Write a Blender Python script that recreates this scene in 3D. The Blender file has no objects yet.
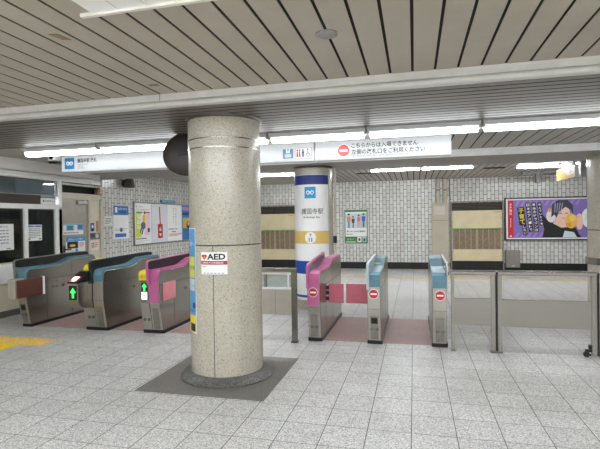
import bpy, bmesh, math, random
from mathutils import Vector, Matrix
C = bpy.context.scene.collection
SC = bpy.context.scene
random.seed(4)
PI = math.pi

# ------------------------------------------------------------------ camera
cam_d = bpy.data.cameras.new('camera')
cam = bpy.data.objects.new('camera', cam_d)
C.objects.link(cam)
SC.camera = cam
cam_d.sensor_fit = 'HORIZONTAL'
cam_d.sensor_width = 36.0
cam_d.lens = 461.8 / 600 * 36.0
cam_d.clip_start = 0.05
Rw = ((0.97064551, 0.24007685, -0.01450532),
      (-0.01176375, -0.01284872, -0.99984825),
      (-0.2402268, 0.97066885, -0.00964735))
m = Matrix.Identity(4)
for i in range(3):
    m[i][0] = Rw[0][i]
    m[i][1] = -Rw[1][i]
    m[i][2] = -Rw[2][i]
m[2][3] = 1.48
cam.matrix_world = m

# ------------------------------------------------------------------ world, exposure
w = bpy.data.worlds.new('world')
SC.world = w
w.use_nodes = True
w.node_tree.nodes['Background'].inputs[0].default_value = (1, 0.98, 0.95, 1)
w.node_tree.nodes['Background'].inputs[1].default_value = 0.02
SC.view_settings.view_transform = 'Standard'
SC.view_settings.look = 'None'
SC.view_settings.gamma = 1.0
SC.view_settings.use_curve_mapping = False
SC.view_settings.exposure = 1.27
TUBE = 5.2           # fluorescent lamps over the gates
TUBE_HALL = 50.0     # lamps of the far hall
TUBE_FRONT = 15.0    # lamps of the concourse behind the camera


# ------------------------------------------------------------------ materials
def lin(c):
    return tuple((x / 12.92 if x <= 0.04045 else ((x + 0.055) / 1.055) ** 2.4) for x in [v / 255 for v in c])


def new_mat(name):
    mt = bpy.data.materials.new(name)
    mt.use_nodes = True
    nt = mt.node_tree
    return mt, nt, nt.nodes['Principled BSDF']


def nd(nt, kind, **kw):
    n = nt.nodes.new(kind)
    for k, v in kw.items():
        setattr(n, k, v)
    return n


_cols = {}


def col(rgb, rough=0.5, metal=0.0, var=0.05, scale=9.0, name=None):
    """plain paint with a faint procedural mottling"""
    key = (rgb, rough, metal, var, scale)
    if key in _cols:
        return _cols[key]
    mt, nt, p = new_mat(name or 'paint_%d_%d_%d' % rgb)
    L = lin(rgb)
    p.inputs['Roughness'].default_value = rough
    p.inputs['Metallic'].default_value = metal
    tc = nd(nt, 'ShaderNodeTexCoord')
    no = nd(nt, 'ShaderNodeTexNoise')
    no.inputs['Scale'].default_value = scale
    no.inputs['Detail'].default_value = 3
    rp = nd(nt, 'ShaderNodeValToRGB')
    rp.color_ramp.elements[0].position = 0.3
    rp.color_ramp.elements[1].position = 0.7
    rp.color_ramp.elements[0].color = tuple(x * (1 - var) for x in L) + (1,)
    rp.color_ramp.elements[1].color = tuple(min(1, x * (1 + var)) for x in L) + (1,)
    nt.links.new(tc.outputs['Object'], no.inputs['Vector'])
    nt.links.new(no.outputs['Fac'], rp.inputs['Fac'])
    nt.links.new(rp.outputs['Color'], p.inputs['Base Color'])
    _cols[key] = mt
    return mt


def ink(rgb):
    """printing ink on signs and posters"""
    return col(rgb, 0.45, 0.0, 0.0)


def emit(name, rgb, strength, base=(255, 255, 255)):
    mt, nt, p = new_mat(name)
    p.inputs['Base Color'].default_value = lin(base) + (1,)
    p.inputs['Emission Color'].default_value = lin(rgb) + (1,)
    p.inputs['Emission Strength'].default_value = strength
    return mt


def math_node(nt, op, a, b=None):
    n = nd(nt, 'ShaderNodeMath', operation=op)
    for i, v in enumerate((a, b)):
        if v is None:
            continue
        if isinstance(v, (int, float)):
            n.inputs[i].default_value = v
        else:
            nt.links.new(v, n.inputs[i])
    return n.outputs[0]


def speckle(nt, pos, base, dark, light, scale, lo=0.36, hi=0.64):
    """terrazzo: fine chips of a darker and a lighter stone in a base colour"""
    vo = nd(nt, 'ShaderNodeTexVoronoi')
    vo.inputs['Scale'].default_value = scale
    nt.links.new(pos, vo.inputs['Vector'])
    sx = nd(nt, 'ShaderNodeSeparateColor')
    nt.links.new(vo.outputs['Color'], sx.inputs[0])
    rp = nd(nt, 'ShaderNodeValToRGB')
    e = rp.color_ramp.elements
    e[0].position = 0.0
    e[0].color = lin(dark) + (1,)
    e[1].position = 1.0
    e[1].color = lin(light) + (1,)
    for ps, c in ((lo - 0.12, dark), (lo, base), (hi, base), (hi + 0.15, light)):
        k = e.new(ps)
        k.color = lin(c) + (1,)
    nt.links.new(sx.outputs[0], rp.inputs['Fac'])
    return rp.outputs['Color']


def floor_mat():
    mt, nt, p = new_mat('terrazzo_floor_tiles')
    ge = nd(nt, 'ShaderNodeNewGeometry')
    pos = ge.outputs['Position']
    sp = nd(nt, 'ShaderNodeSeparateXYZ')
    nt.links.new(pos, sp.inputs[0])
    ux = math_node(nt, 'DIVIDE', math_node(nt, 'ADD', sp.outputs[0], 0.0365 + 30), 0.3)
    uy = math_node(nt, 'DIVIDE', math_node(nt, 'ADD', sp.outputs[1], -3.555 + 30), 0.3)
    fx = math_node(nt, 'ABSOLUTE', math_node(nt, 'SUBTRACT', math_node(nt, 'FRACT', ux), 0.5))
    fy = math_node(nt, 'ABSOLUTE', math_node(nt, 'SUBTRACT', math_node(nt, 'FRACT', uy), 0.5))
    jx = math_node(nt, 'GREATER_THAN', fx, 0.5 - 0.0095)
    jy = math_node(nt, 'GREATER_THAN', fy, 0.5 - 0.009)
    base = speckle(nt, pos, (196, 195, 192), (146, 145, 143), (226, 225, 222), 150, 0.30, 0.66)
    # each tile a slightly different shade
    wn = nd(nt, 'ShaderNodeTexWhiteNoise', noise_dimensions='2D')
    cb = nd(nt, 'ShaderNodeCombineXYZ')
    nt.links.new(math_node(nt, 'FLOOR', ux), cb.inputs[0])
    nt.links.new(math_node(nt, 'FLOOR', uy), cb.inputs[1])
    nt.links.new(cb.outputs[0], wn.inputs['Vector'])
    lo = nd(nt, 'ShaderNodeTexNoise')
    lo.inputs['Scale'].default_value = 1.7
    nt.links.new(pos, lo.inputs['Vector'])
    f = math_node(nt, 'ADD', math_node(nt, 'MULTIPLY', wn.outputs['Value'], 0.10),
                  math_node(nt, 'ADD', math_node(nt, 'MULTIPLY', lo.outputs['Fac'], 0.22), 0.84))
    mx = nd(nt, 'ShaderNodeVectorMath', operation='SCALE')
    nt.links.new(base, mx.inputs[0])
    nt.links.new(f, mx.inputs['Scale'])
    j1 = nd(nt, 'ShaderNodeMix', data_type='RGBA')
    j1.inputs['B'].default_value = lin((96, 93, 90)) + (1,)
    nt.links.new(jy, j1.inputs['Factor'])
    nt.links.new(mx.outputs[0], j1.inputs['A'])
    j2 = nd(nt, 'ShaderNodeMix', data_type='RGBA')
    j2.inputs['B'].default_value = lin((52, 50, 48)) + (1,)
    nt.links.new(jx, j2.inputs['Factor'])
    nt.links.new(j1.outputs['Result'], j2.inputs['A'])
    nt.links.new(j2.outputs['Result'], p.inputs['Base Color'])
    nr = nd(nt, 'ShaderNodeTexNoise')
    nr.inputs['Scale'].default_value = 30
    nt.links.new(pos, nr.inputs['Vector'])
    nt.links.new(math_node(nt, 'ADD', math_node(nt, 'MULTIPLY', nr.outputs['Fac'], 0.2), 0.27), p.inputs['Roughness'])
    p.inputs['Specular IOR Level'].default_value = 0.5
    return mt


def stone_mat(name, base, dark, light, scale, rough, lo=0.3, hi=0.7, streak=0.0):
    mt, nt, p = new_mat(name)
    ge = nd(nt, 'ShaderNodeNewGeometry')
    c = speckle(nt, ge.outputs['Position'], base, dark, light, scale, lo, hi)
    no = nd(nt, 'ShaderNodeTexNoise')
    no.inputs['Scale'].default_value = 4
    no.inputs['Detail'].default_value = 5
    nt.links.new(ge.outputs['Position'], no.inputs['Vector'])
    mx = nd(nt, 'ShaderNodeVectorMath', operation='SCALE')
    nt.links.new(c, mx.inputs[0])
    nt.links.new(math_node(nt, 'ADD', math_node(nt, 'MULTIPLY', no.outputs['Fac'], 0.25), 0.87), mx.inputs['Scale'])
    nt.links.new(mx.outputs[0], p.inputs['Base Color'])
    p.inputs['Roughness'].default_value = rough
    return mt


def tile_mat(name, axis, c1=(222, 221, 216), c2=(202, 200, 194)):
    """upright wall tiles laid in half-offset columns; axis: the world axis along the wall"""
    mt, nt, p = new_mat(name)
    ge = nd(nt, 'ShaderNodeNewGeometry')
    sp = nd(nt, 'ShaderNodeSeparateXYZ')
    nt.links.new(ge.outputs['Position'], sp.inputs[0])
    cb = nd(nt, 'ShaderNodeCombineXYZ')
    nt.links.new(math_node(nt, 'ADD', sp.outputs[2], 0.03), cb.inputs[0])
    nt.links.new(math_node(nt, 'ADD', sp.outputs[axis], 20.0), cb.inputs[1])
    br = nd(nt, 'ShaderNodeTexBrick')
    br.offset = 0.5
    br.inputs['Scale'].default_value = 1.0
    br.inputs['Brick Width'].default_value = 0.215
    br.inputs['Row Height'].default_value = 0.1
    br.inputs['Mortar Size'].default_value = 0.006
    br.inputs['Mortar Smooth'].default_value = 0.1
    br.inputs['Bias'].default_value = -0.2
    br.inputs['Color1'].default_value = lin(c1) + (1,)
    br.inputs['Color2'].default_value = lin(c2) + (1,)
    br.inputs['Mortar'].default_value = lin((72, 68, 63)) + (1,)
    nt.links.new(cb.outputs[0], br.inputs['Vector'])
    nt.links.new(br.outputs['Color'], p.inputs['Base Color'])
    nt.links.new(math_node(nt, 'ADD', math_node(nt, 'MULTIPLY', br.outputs['Fac'], 0.5), 0.22), p.inputs['Roughness'])
    bp = nd(nt, 'ShaderNodeBump')
    bp.inputs['Strength'].default_value = 0.4
    bp.inputs['Distance'].default_value = 0.004
    bp.invert = True
    nt.links.new(br.outputs['Fac'], bp.inputs['Height'])
    nt.links.new(bp.outputs[0], p.inputs['Normal'])
    return mt


def slat_mat(name, rgb, rough=0.45):
    """enamelled ceiling slats with dust and faint blotches"""
    mt, nt, p = new_mat(name)
    ge = nd(nt, 'ShaderNodeNewGeometry')
    no = nd(nt, 'ShaderNodeTexNoise')
    no.inputs['Scale'].default_value = 1.6
    no.inputs['Detail'].default_value = 6
    no.inputs['Roughness'].default_value = 0.65
    nt.links.new(ge.outputs['Position'], no.inputs['Vector'])
    rp = nd(nt, 'ShaderNodeValToRGB')
    L = lin(rgb)
    rp.color_ramp.elements[0].position = 0.25
    rp.color_ramp.elements[1].position = 0.75
    rp.color_ramp.elements[0].color = (L[0] * 0.88, L[1] * 0.86, L[2] * 0.83, 1)
    rp.color_ramp.elements[1].color = (L[0] * 1.1, L[1] * 1.1, L[2] * 1.1, 1)
    nt.links.new(no.outputs['Fac'], rp.inputs['Fac'])
    nt.links.new(rp.outputs['Color'], p.inputs['Base Color'])
    p.inputs['Roughness'].default_value = rough
    return mt


def steel_mat(name, rgb, rough, metal=0.85):
    """brushed stainless steel: long vertical grain in colour and gloss"""
    mt, nt, p = new_mat(name)
    tc = nd(nt, 'ShaderNodeTexCoord')
    mp = nd(nt, 'ShaderNodeMapping')
    mp.inputs['Scale'].default_value = (2, 2, 140)
    no = nd(nt, 'ShaderNodeTexNoise')
    no.inputs['Scale'].default_value = 2
    no.inputs['Detail'].default_value = 4
    nt.links.new(tc.outputs['Object'], mp.inputs['Vector'])
    nt.links.new(mp.outputs[0], no.inputs['Vector'])
    mx = nd(nt, 'ShaderNodeVectorMath', operation='SCALE')
    mx.inputs[0].default_value = lin(rgb)
    nt.links.new(math_node(nt, 'ADD', math_node(nt, 'MULTIPLY', no.outputs['Fac'], 0.08), 0.96), mx.inputs['Scale'])
    nt.links.new(mx.outputs[0], p.inputs['Base Color'])
    nt.links.new(math_node(nt, 'ADD', math_node(nt, 'MULTIPLY', no.outputs['Fac'], 0.06), rough - 0.03), p.inputs['Roughness'])
    p.inputs['Metallic'].default_value = metal
    return mt


def glass_mat(name, tint=(230, 236, 236), gloss=0.10):
    mt = bpy.data.materials.new(name)
    mt.use_nodes = True
    nt = mt.node_tree
    nt.nodes.clear()
    out = nd(nt, 'ShaderNodeOutputMaterial')
    tr = nd(nt, 'ShaderNodeBsdfTransparent')
    tr.inputs[0].default_value = lin(tint) + (1,)
    gl = nd(nt, 'ShaderNodeBsdfGlossy')
    gl.inputs['Roughness'].default_value = 0.03
    mx = nd(nt, 'ShaderNodeMixShader')
    mx.inputs[0].default_value = gloss
    nt.links.new(tr.outputs[0], mx.inputs[1])
    nt.links.new(gl.outputs[0], mx.inputs[2])
    nt.links.new(mx.outputs[0], out.inputs[0])
    return mt


M_FLOOR = floor_mat()
M_COL = stone_mat('beige_terrazzo', (184, 178, 162), (132, 124, 108), (198, 192, 178), 140, 0.22, 0.12, 0.75)
M_GRANITE = stone_mat('dark_granite', (96, 95, 92), (62, 61, 60), (128, 127, 123), 190, 0.35)
M_PAD = stone_mat('grey_stone_pad', (112, 110, 104), (92, 90, 86), (126, 124, 118), 150, 0.4)
M_TILE_X = tile_mat('upright_wall_tiles_along_x', 0)
M_TILE_Y = tile_mat('upright_wall_tiles_along_y', 1)
M_SLAT = slat_mat('beige_ceiling_slats', (176, 168, 154))
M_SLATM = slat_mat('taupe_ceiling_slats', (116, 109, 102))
M_SLATF = slat_mat('grey_ceiling_slats', (176, 171, 164))
M_NEARBLACK = col((10, 9, 9), 0.95)
M_TRIM = col((205, 203, 196), 0.4)
M_FASCIA = col((232, 230, 225), 0.45, var=0.04, scale=2)
M_WHITE = col((246, 246, 244), 0.4)
M_SIGNW = col((236, 237, 236), 0.3, var=0.01)
M_STEEL = steel_mat('brushed_steel', (164, 160, 153), 0.25, 0.95)
M_STEELF = steel_mat('satin_steel_front', (184, 180, 172), 0.33, 0.8)
M_STEELD = steel_mat('dark_steel', (120, 116, 110), 0.4)
M_BLACK = col((16, 16, 17), 0.35)
M_BLACKM = col((26, 25, 25), 0.6)
M_TEAL = col((100, 140, 154), 0.32, 0.15)
M_PINK = col((196, 104, 154), 0.32, 0.1)
M_YELLOW = col((236, 208, 40), 0.45)
M_MAROON = col((92, 50, 42), 0.5)
M_ROSE = col((204, 108, 126), 0.55)
M_SALMON = col((238, 150, 160), 0.5)
M_MAT = stone_mat('terracotta_inlay', (178, 148, 142), (154, 124, 118), (194, 166, 160), 160, 0.55)
M_SEAM = col((58, 55, 52), 0.6)
M_GLASS = glass_mat('window_glass', gloss=0.03)
M_CREAM = col((222, 214, 192), 0.55, var=0.05, scale=3)
M_DOOR = col((172, 165, 153), 0.4, 0.2)
M_TUBE = emit('fluorescent_diffuser', (247, 251, 255), TUBE)
M_TUBEF = emit('fluorescent_diffuser_hall', (247, 251, 255), TUBE_HALL)
M_TUBEC = emit('fluorescent_diffuser_concourse', (247, 251, 255), TUBE_FRONT)


# ------------------------------------------------------------------ mesh helper
class MB:
    def __init__(self):
        self.bm = bmesh.new()
        self.mats = []

    def mi(self, mt):
        if mt not in self.mats:
            self.mats.append(mt)
        return self.mats.index(mt)

    def face(self, pts, mt, smooth=False):
        f = self.bm.faces.new([self.bm.verts.new(p) for p in pts])
        f.material_index = self.mi(mt)
        f.smooth = smooth
        return f

    def _solid(self, rings, mt, caps=True, closed=False, smooth=False):
        """rings: lists of points, each ring of equal length, joined in order"""
        vs = [[self.bm.verts.new(p) for p in r] for r in rings]
        fs = []
        n = len(rings[0])
        k = self.mi(mt)
        pairs = list(zip(vs, vs[1:])) + ([(vs[-1], vs[0])] if closed else [])
        for a, b in pairs:
            for i in range(n):
                j = (i + 1) % n
                f = self.bm.faces.new((a[i], a[j], b[j], b[i]))
                f.smooth = smooth
                fs.append(f)
        if caps and not closed:
            fs.append(self.bm.faces.new(vs[0]))
            fs.append(self.bm.faces.new(vs[-1]))
        for f in fs:
            f.material_index = k
        bmesh.ops.recalc_face_normals(self.bm, faces=fs)
        return fs

    def box(self, x0, x1, y0, y1, z0, z1, mt, bev=0.0):
        r = [[(x0, y0, z), (x1, y0, z), (x1, y1, z), (x0, y1, z)] for z in (z0, z1)]
        fs = self._solid(r, mt)
        if bev:
            ed = list({e for f in fs for e in f.edges})
            o = bmesh.ops.bevel(self.bm, geom=ed, offset=bev, segments=2, profile=0.5, affect='EDGES')
            for f in o['faces']:
                f.material_index = self.mi(mt)
        return fs

    def prism(self, pts, axis, a0, a1, mt, bev=0.0):
        if axis == 'X':
            r = [[(a, p[0], p[1]) for p in pts] for a in (a0, a1)]
        elif axis == 'Y':
            r = [[(p[0], a, p[1]) for p in pts] for a in (a0, a1)]
        else:
            r = [[(p[0], p[1], a) for p in pts] for a in (a0, a1)]
        fs = self._solid(r, mt)
        if bev:
            ed = list({e for f in fs[-2:] for e in f.edges})
            o = bmesh.ops.bevel(self.bm, geom=ed, offset=bev, segments=2, profile=0.5, affect='EDGES')
            for f in o['faces']:
                f.material_index = self.mi(mt)

    def lathe(self, prof, cx, cy, mt, n=64, caps=True):
        r = [[(cx + p[0] * math.cos(2 * PI * i / n), cy + p[0] * math.sin(2 * PI * i / n), p[1]) for i in range(n)] for p in prof]
        self._solid(r, mt, caps, smooth=True)

    def rod(self, a, b, r, mt, n=16, r2=None):
        a, b = Vector(a), Vector(b)
        d = (b - a).normalized()
        u = d.orthogonal().normalized()
        v = d.cross(u)
        rr = [[tuple(c + (u * math.cos(2 * PI * i / n) + v * math.sin(2 * PI * i / n)) * q) for i in range(n)] for c, q in ((a, r), (b, r2 or r))]
        fs = self._solid(rr, mt, smooth=True)
        fs[-1].smooth = fs[-2].smooth = False

    def path(self, pts, r, mt, n=8):
        pts = [Vector(p) for p in pts]
        rings = []
        for i, p in enumerate(pts):
            d = (pts[min(i + 1, len(pts) - 1)] - pts[max(i - 1, 0)]).normalized()
            u = d.cross(Vector((0.13, 0.31, 0.94))).normalized()
            v = d.cross(u)
            rings.append([tuple(p + (u * math.cos(2 * PI * k / n) + v * math.sin(2 * PI * k / n)) * r) for k in range(n)])
        self._solid(rings, mt, smooth=True)

    def build(self, name, parent=None, origin=None):
        me = bpy.data.meshes.new(name)
        o = bpy.data.objects.new(name, me)
        if parent is not None:
            org = Vector(parent['_org'])
        elif origin is not None:
            org = Vector(origin)
        else:
            vs = [v.co for v in self.bm.verts]
            org = Vector(((min(v.x for v in vs) + max(v.x for v in vs)) / 2, (min(v.y for v in vs) + max(v.y for v in vs)) / 2, min(v.z for v in vs)))
        for e in self.bm.edges:
            if len(e.link_faces) == 2 and e.calc_face_angle(0) > 0.6:
                e.smooth = False
        bmesh.ops.translate(self.bm, vec=-org, verts=self.bm.verts)
        self.bm.to_mesh(me)
        self.bm.free()
        for mt in self.mats:
            me.materials.append(mt)
        C.objects.link(o)
        if parent is not None:
            o.parent = parent
        else:
            o.location = org
        o['_org'] = tuple(org)
        return o


def thing(name, label, cat, loc, group=None, kind=None):
    o = bpy.data.objects.new(name, None)
    o.empty_display_size = 0.1
    C.objects.link(o)
    o.location = loc
    o['_org'] = tuple(loc)
    return tag(o, label, cat, group, kind)


def tag(o, label, cat, group=None, kind=None):
    o['label'] = label
    o['category'] = cat
    if group:
        o['group'] = group
    if kind:
        o['kind'] = kind
    return o


def struct(name, mb, label, cat):
    return tag(mb.build(name), label, cat, kind='structure')


def dup(o, delta, label=None, parent=None):
    c = o.copy()
    C.objects.link(c)
    if parent is None:
        c.location = Vector(o.location) + Vector(delta)
        if label:
            c['label'] = label
    else:
        c.parent = parent
    for ch in list(o.children):
        dup(ch, delta, None, c)
    return c


# flat and curved printing surfaces -------------------------------------------
class Surf:
    """maps (u, v, layer) in metres to the face of a board, so that printing follows it"""

    def __init__(self, mb, fn, n=1):
        self.mb, self.fn, self.n = mb, fn, n

    def p(self, u, v, l):
        return self.fn(u, v, l * 0.0012)

    def rect(self, u0, v0, u1, v1, mt, l=1):
        for i in range(self.n):
            a, b = u0 + (u1 - u0) * i / self.n, u0 + (u1 - u0) * (i + 1) / self.n
            self.mb.face([self.p(a, v0, l), self.p(b, v0, l), self.p(b, v1, l), self.p(a, v1, l)], mt)

    def poly(self, pts, mt, l=1):
        self.mb.face([self.p(a, b, l) for a, b in pts], mt)

    def disc(self, u, v, r, mt, l=1, rv=None, n=24):
        rv = rv or r
        if self.n > 1 and r > 0.04:
            for i in range(n):
                a, b = -r + 2 * r * i / n, -r + 2 * r * (i + 1) / n
                ha, hb = rv * math.sqrt(max(0, 1 - (a / r) ** 2)), rv * math.sqrt(max(0, 1 - (b / r) ** 2))
                pts = [(u + a, v - ha), (u + b, v - hb), (u + b, v + hb), (u + a, v + ha)]
                if ha < 1e-6:
                    pts = pts[:3]
                elif hb < 1e-6:
                    pts = [pts[0], pts[1], pts[3]]
                self.poly(pts, mt, l)
            return
        self.poly([(u + r * math.cos(2 * PI * i / n), v + rv * math.sin(2 * PI * i / n)) for i in range(n)], mt, l)

    def line(self, pts, wd, mt, l=1):
        for (a, b), (c, d) in zip(pts, pts[1:]):
            L = math.hypot(c - a, d - b) or 1
            nx, ny = -(d - b) / L * wd / 2, (c - a) / L * wd / 2
            self.poly([(a + nx, b + ny), (a - nx, b - ny), (c - nx, d - ny), (c + nx, d + ny)], mt, l)

    def text(self, s, u, v, h, mt, l=2, width=None, align='L', bold=0.0):
        """s with its line box bottom at v, height h, starting at u; width squeezes it to a measured length"""
        cu = bpy.data.curves.new('lettering', 'FONT')
        cu.body = s
        cu.size = 1.0
        cu.offset = bold
        cu.resolution_u = 2
        o = bpy.data.objects.new('lettering', cu)
        C.objects.link(o)
        dg = bpy.context.evaluated_depsgraph_get()
        me = bpy.data.meshes.new_from_object(o.evaluated_get(dg))
        bpy.data.objects.remove(o)
        bpy.data.curves.remove(cu)
        if not me.vertices:
            return
        xs = [q.co.x for q in me.vertices]
        ys = [q.co.y for q in me.vertices]
        x0, x1, y0, y1 = min(xs), max(xs), min(ys), max(ys)
        sy = h / max(1e-6, y1 - y0)
        sx = (width / (x1 - x0)) if width else sy
        off = {'L': 0, 'C': -(x1 - x0) * sx / 2, 'R': -(x1 - x0) * sx}[align]
        vs = [self.mb.bm.verts.new(self.p(u + off + (q.co.x - x0) * sx, v + (q.co.y - y0) * sy, l)) for q in me.vertices]
        k = self.mb.mi(mt)
        for f in me.polygons:
            try:
                g = self.mb.bm.faces.new([vs[i] for i in f.vertices])
                g.material_index = k
            except ValueError:
                pass
        bpy.data.meshes.remove(me)


def face_front(mb, x0, y, z0):
    """board facing the camera side (-Y): u to +X, v up"""
    return Surf(mb, lambda u, v, l: (x0 + u, y - l, z0 + v))


def face_side(mb, x, y0, z0):
    """board on the long side wall facing +X: u to +Y, v up"""
    return Surf(mb, lambda u, v, l: (x + l, y0 + u, z0 + v))


def face_round(mb, cx, cy, r, ang, z0, n=14):
    """sheet wrapped round a column: u = arc length from angle ang (degrees)"""
    def fn(u, v, l):
        a = math.radians(ang) + u / r
        return (cx + (r + l) * math.cos(a), cy + (r + l) * math.sin(a), z0 + v)
    return Surf(mb, fn, n)


INK_K = ink((24, 24, 26))
INK_W = ink((244, 244, 242))
INK_RED = ink((200, 44, 58))
INK_PRED = ink((226, 104, 104))
INK_BLUE = ink((46, 140, 200))
INK_NAVY = ink((34, 58, 128))
INK_GREY = ink((120, 122, 126))
INK_PGREY = ink((196, 198, 200))
INK_YEL = ink((238, 206, 60))
INK_GREEN = ink((58, 140, 72))


def metro_mark(S, u0, v0, s, blue):
    """blue square with the white looped M"""
    S.rect(u0, v0, u0 + s, v0 + s, blue, 2)
    cx, cy = u0 + s / 2, v0 + s * 0.5
    k = s / 2
    for sg in (-1, 1):
        ring = []
        for i in range(19):
            a = math.radians(-118 + 330 * i / 18)
            ring.append((cx + sg * (0.36 * k - 0.25 * k * math.cos(a)), cy + 0.29 * k * math.sin(a)))
        S.line(ring, 0.17 * k, INK_W, 3)
    S.rect(cx - 0.13 * k, cy - 0.02 * k, cx + 0.13 * k, cy + 0.2 * k, INK_W, 3)


def no_entry(S, u, v, r, red):
    S.disc(u, v, r, INK_W, 1)
    S.disc(u, v, r * 0.9, red, 2)
    S.rect(u - r * 0.62, v - r * 0.17, u + r * 0.62, v + r * 0.17, INK_W, 3)


def lines(S, u0, v0, u1, v1, n, mt, l=2, fill=0.5, seed=1):
    """small print: rows of broken dashes"""
    rnd = random.Random(seed)
    ph = (v1 - v0) / n
    for i in range(n):
        u = u0
        y = v1 - (i + 1) * ph + ph * (1 - fill) / 2
        end = u1 if i < n - 1 else u0 + (u1 - u0) * rnd.uniform(0.5, 0.9)
        while u < end:
            wd = (u1 - u0) * rnd.uniform(0.06, 0.2)
            S.rect(u, y, min(u + wd, end), y + ph * fill, mt, l)
            u += wd + (u1 - u0) * 0.025
# ================================================================== STRUCTURE
XL, XR, YF, YB = -6.34, 7.6, -6.0, 13.9
mb = MB()
mb.box(XL - 2.2, XR, YF, YB + 0.3, -0.12, 0.0, M_FLOOR)
struct('floor', mb, 'speckled light grey terrazzo floor of square tiles with dark joints', 'floor')

# stone pad round the column foot
mb = MB()
mb.box(-2.41, -1.215, 3.575, 4.77, -0.01, 0.002, M_PAD)
struct('trim_1', mb, 'dark grey square stone pad set in the floor round the column foot', 'floor trim')

# terracotta strips between the gates
for i, (x0, x1) in enumerate(((-5.35, -4.39), (-4.08, -3.5), (-3.21, -2.65), (-1.1, -0.545), (-0.375, 0.185))):
    mb = MB()
    mb.box(x0, x1, 5.56, 6.95, -0.01, 0.003, M_MAT)
    lab = ['terracotta floor inlay in the passage beside the gate with the folded maroon flap',
           'terracotta floor inlay between the blue arrow gate and the pink arrow gate',
           'terracotta floor inlay behind the big column beside the pink arrow gate',
           'terracotta floor inlay under the two closed rose flaps',
           'terracotta floor inlay in the open passage between the two blue no-entry gates'][i]
    struct('trim_%d' % (2 + i), mb, lab, 'floor trim')


def slats(x0, x1, y0, y1, z, pitch, along, mt, gap=0.0175, phase=0.0, th=0.045, void=0.12):
    """linear metal ceiling: slats with gap shade put in as near-black strips, under a near-black sheet"""
    mb = MB()
    lo, hi = (x0, x1) if along == 'Y' else (y0, y1)
    k = math.floor((lo - phase) / pitch)
    while True:
        a = phase + k * pitch
        b = a + pitch
        k += 1
        if a > hi:
            break
        a, b = max(a + gap / 2, lo), min(b - gap / 2, hi)
        if b - a < 0.01:
            continue
        if along == 'Y':
            mb.box(a, b, y0, y1, z, z + th, mt)
            mb.box(b, min(b + gap, hi), y0, y1, z + 0.004, z + th, M_NEARBLACK)
        else:
            mb.box(x0, x1, a, b, z, z + th, mt)
            mb.box(x0, x1, b, min(b + gap, hi), z + 0.002, z + th, M_NEARBLACK)
    mb.box(x0, x1, y0, y1, z + void, z + void + 0.03, M_NEARBLACK)
    return mb


struct('ceiling', slats(XL, XR, YF, 3.42, 2.53, 0.1545, 'Y', M_SLAT, phase=0.0), 'beige slatted ceiling with slats running away from the camera', 'ceiling')
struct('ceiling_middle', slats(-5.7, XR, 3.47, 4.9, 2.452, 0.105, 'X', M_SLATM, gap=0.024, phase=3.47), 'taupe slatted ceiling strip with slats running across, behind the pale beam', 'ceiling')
struct('ceiling_gate', slats(-5.7, XR, 4.9, 6.92, 2.452, 0.1545, 'Y', M_SLATF, gap=0.019, phase=0.0), 'grey slatted ceiling behind the lamp row, above the ticket gates', 'ceiling')
struct('ceiling_hall', slats(XL, XR, 8.32, YB, 2.60, 0.1545, 'Y', M_SLATF, gap=0.022, phase=0.0), 'grey slatted ceiling of the far hall by the tiled wall', 'ceiling')

# pale beam across the ceiling: upright face and a rounded lower lip
mb = MB()
prof = [(3.42, 2.62), (3.42, 2.475), (3.415, 2.47)]
for i in range(9):
    a = PI / 2 + PI * i / 8
    prof.append((3.435 + 0.024 * math.cos(a) - 0.01, 2.447 + 0.023 * math.sin(a)))
prof += [(3.475, 2.424), (3.475, 2.62)]
mb.prism(prof, 'X', XL, XR, M_TRIM)
for x in (-2.02, 1.78, 5.6):
    mb.box(x, x + 0.004, 3.4185, 3.4205, 2.476, 2.53, M_STEELD)
struct('ceiling_beam', mb, 'pale enamelled beam crossing the whole ceiling with a rounded lower lip', 'beam')

# second beam in the row of the far columns
mb = MB()
mb.box(XL, XR, 6.96, 8.32, 2.372, 2.75, col((150, 146, 140), 0.5))
struct('ceiling_beam_rear', mb, 'grey boxed ceiling beam carried by the far columns', 'beam')
mb = MB()
mb.prism([(6.92, 2.47), (6.92, 2.40), (6.93, 2.36), (6.955, 2.352), (6.98, 2.36), (6.98, 2.371), (6.959, 2.371), (6.959, 2.47)], 'X', XL, XR, M_WHITE)
struct('trim_7', mb, 'pale metal edging along the front of the rear ceiling beam', 'trim')

# walls
mb = MB()
mb.box(XL - 0.2, XR, YB, YB + 0.2, 0.0, 2.75, M_TILE_X)
struct('wall_back', mb, 'pale grey wall of upright tiles at the back of the hall', 'wall')
mb = MB()
mb.box(XL, XR, YB - 0.02, YB - 0.0005, 0.0, 0.195, M_BLACK)
struct('baseboard_back', mb, 'black stone skirting below the tiled back wall', 'skirting')
mb = MB()
mb.box(XR, XR + 0.2, YF, YB, 0.0, 2.75, M_TILE_Y)
struct('wall_right', mb, 'tiled side wall of the concourse outside the frame', 'wall')
mb = MB()
mb.box(XL, XR, YF - 0.2, YF, 0.0, 2.75, M_TILE_X)
struct('wall_front', mb, 'tiled wall behind the camera', 'wall')
mb = MB()
mb.box(XL - 0.2, XL, 8.42, YB, 0.0, 2.75, M_TILE_Y)
struct('wall_left', mb, 'pale grey wall of upright tiles beside the office door', 'wall')
mb = MB()
mb.box(XL, XL + 0.02, 8.42, YB, 0.0, 0.195, M_BLACK)
struct('baseboard_left', mb, 'black stone skirting below the tiled side wall', 'skirting')

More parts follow.
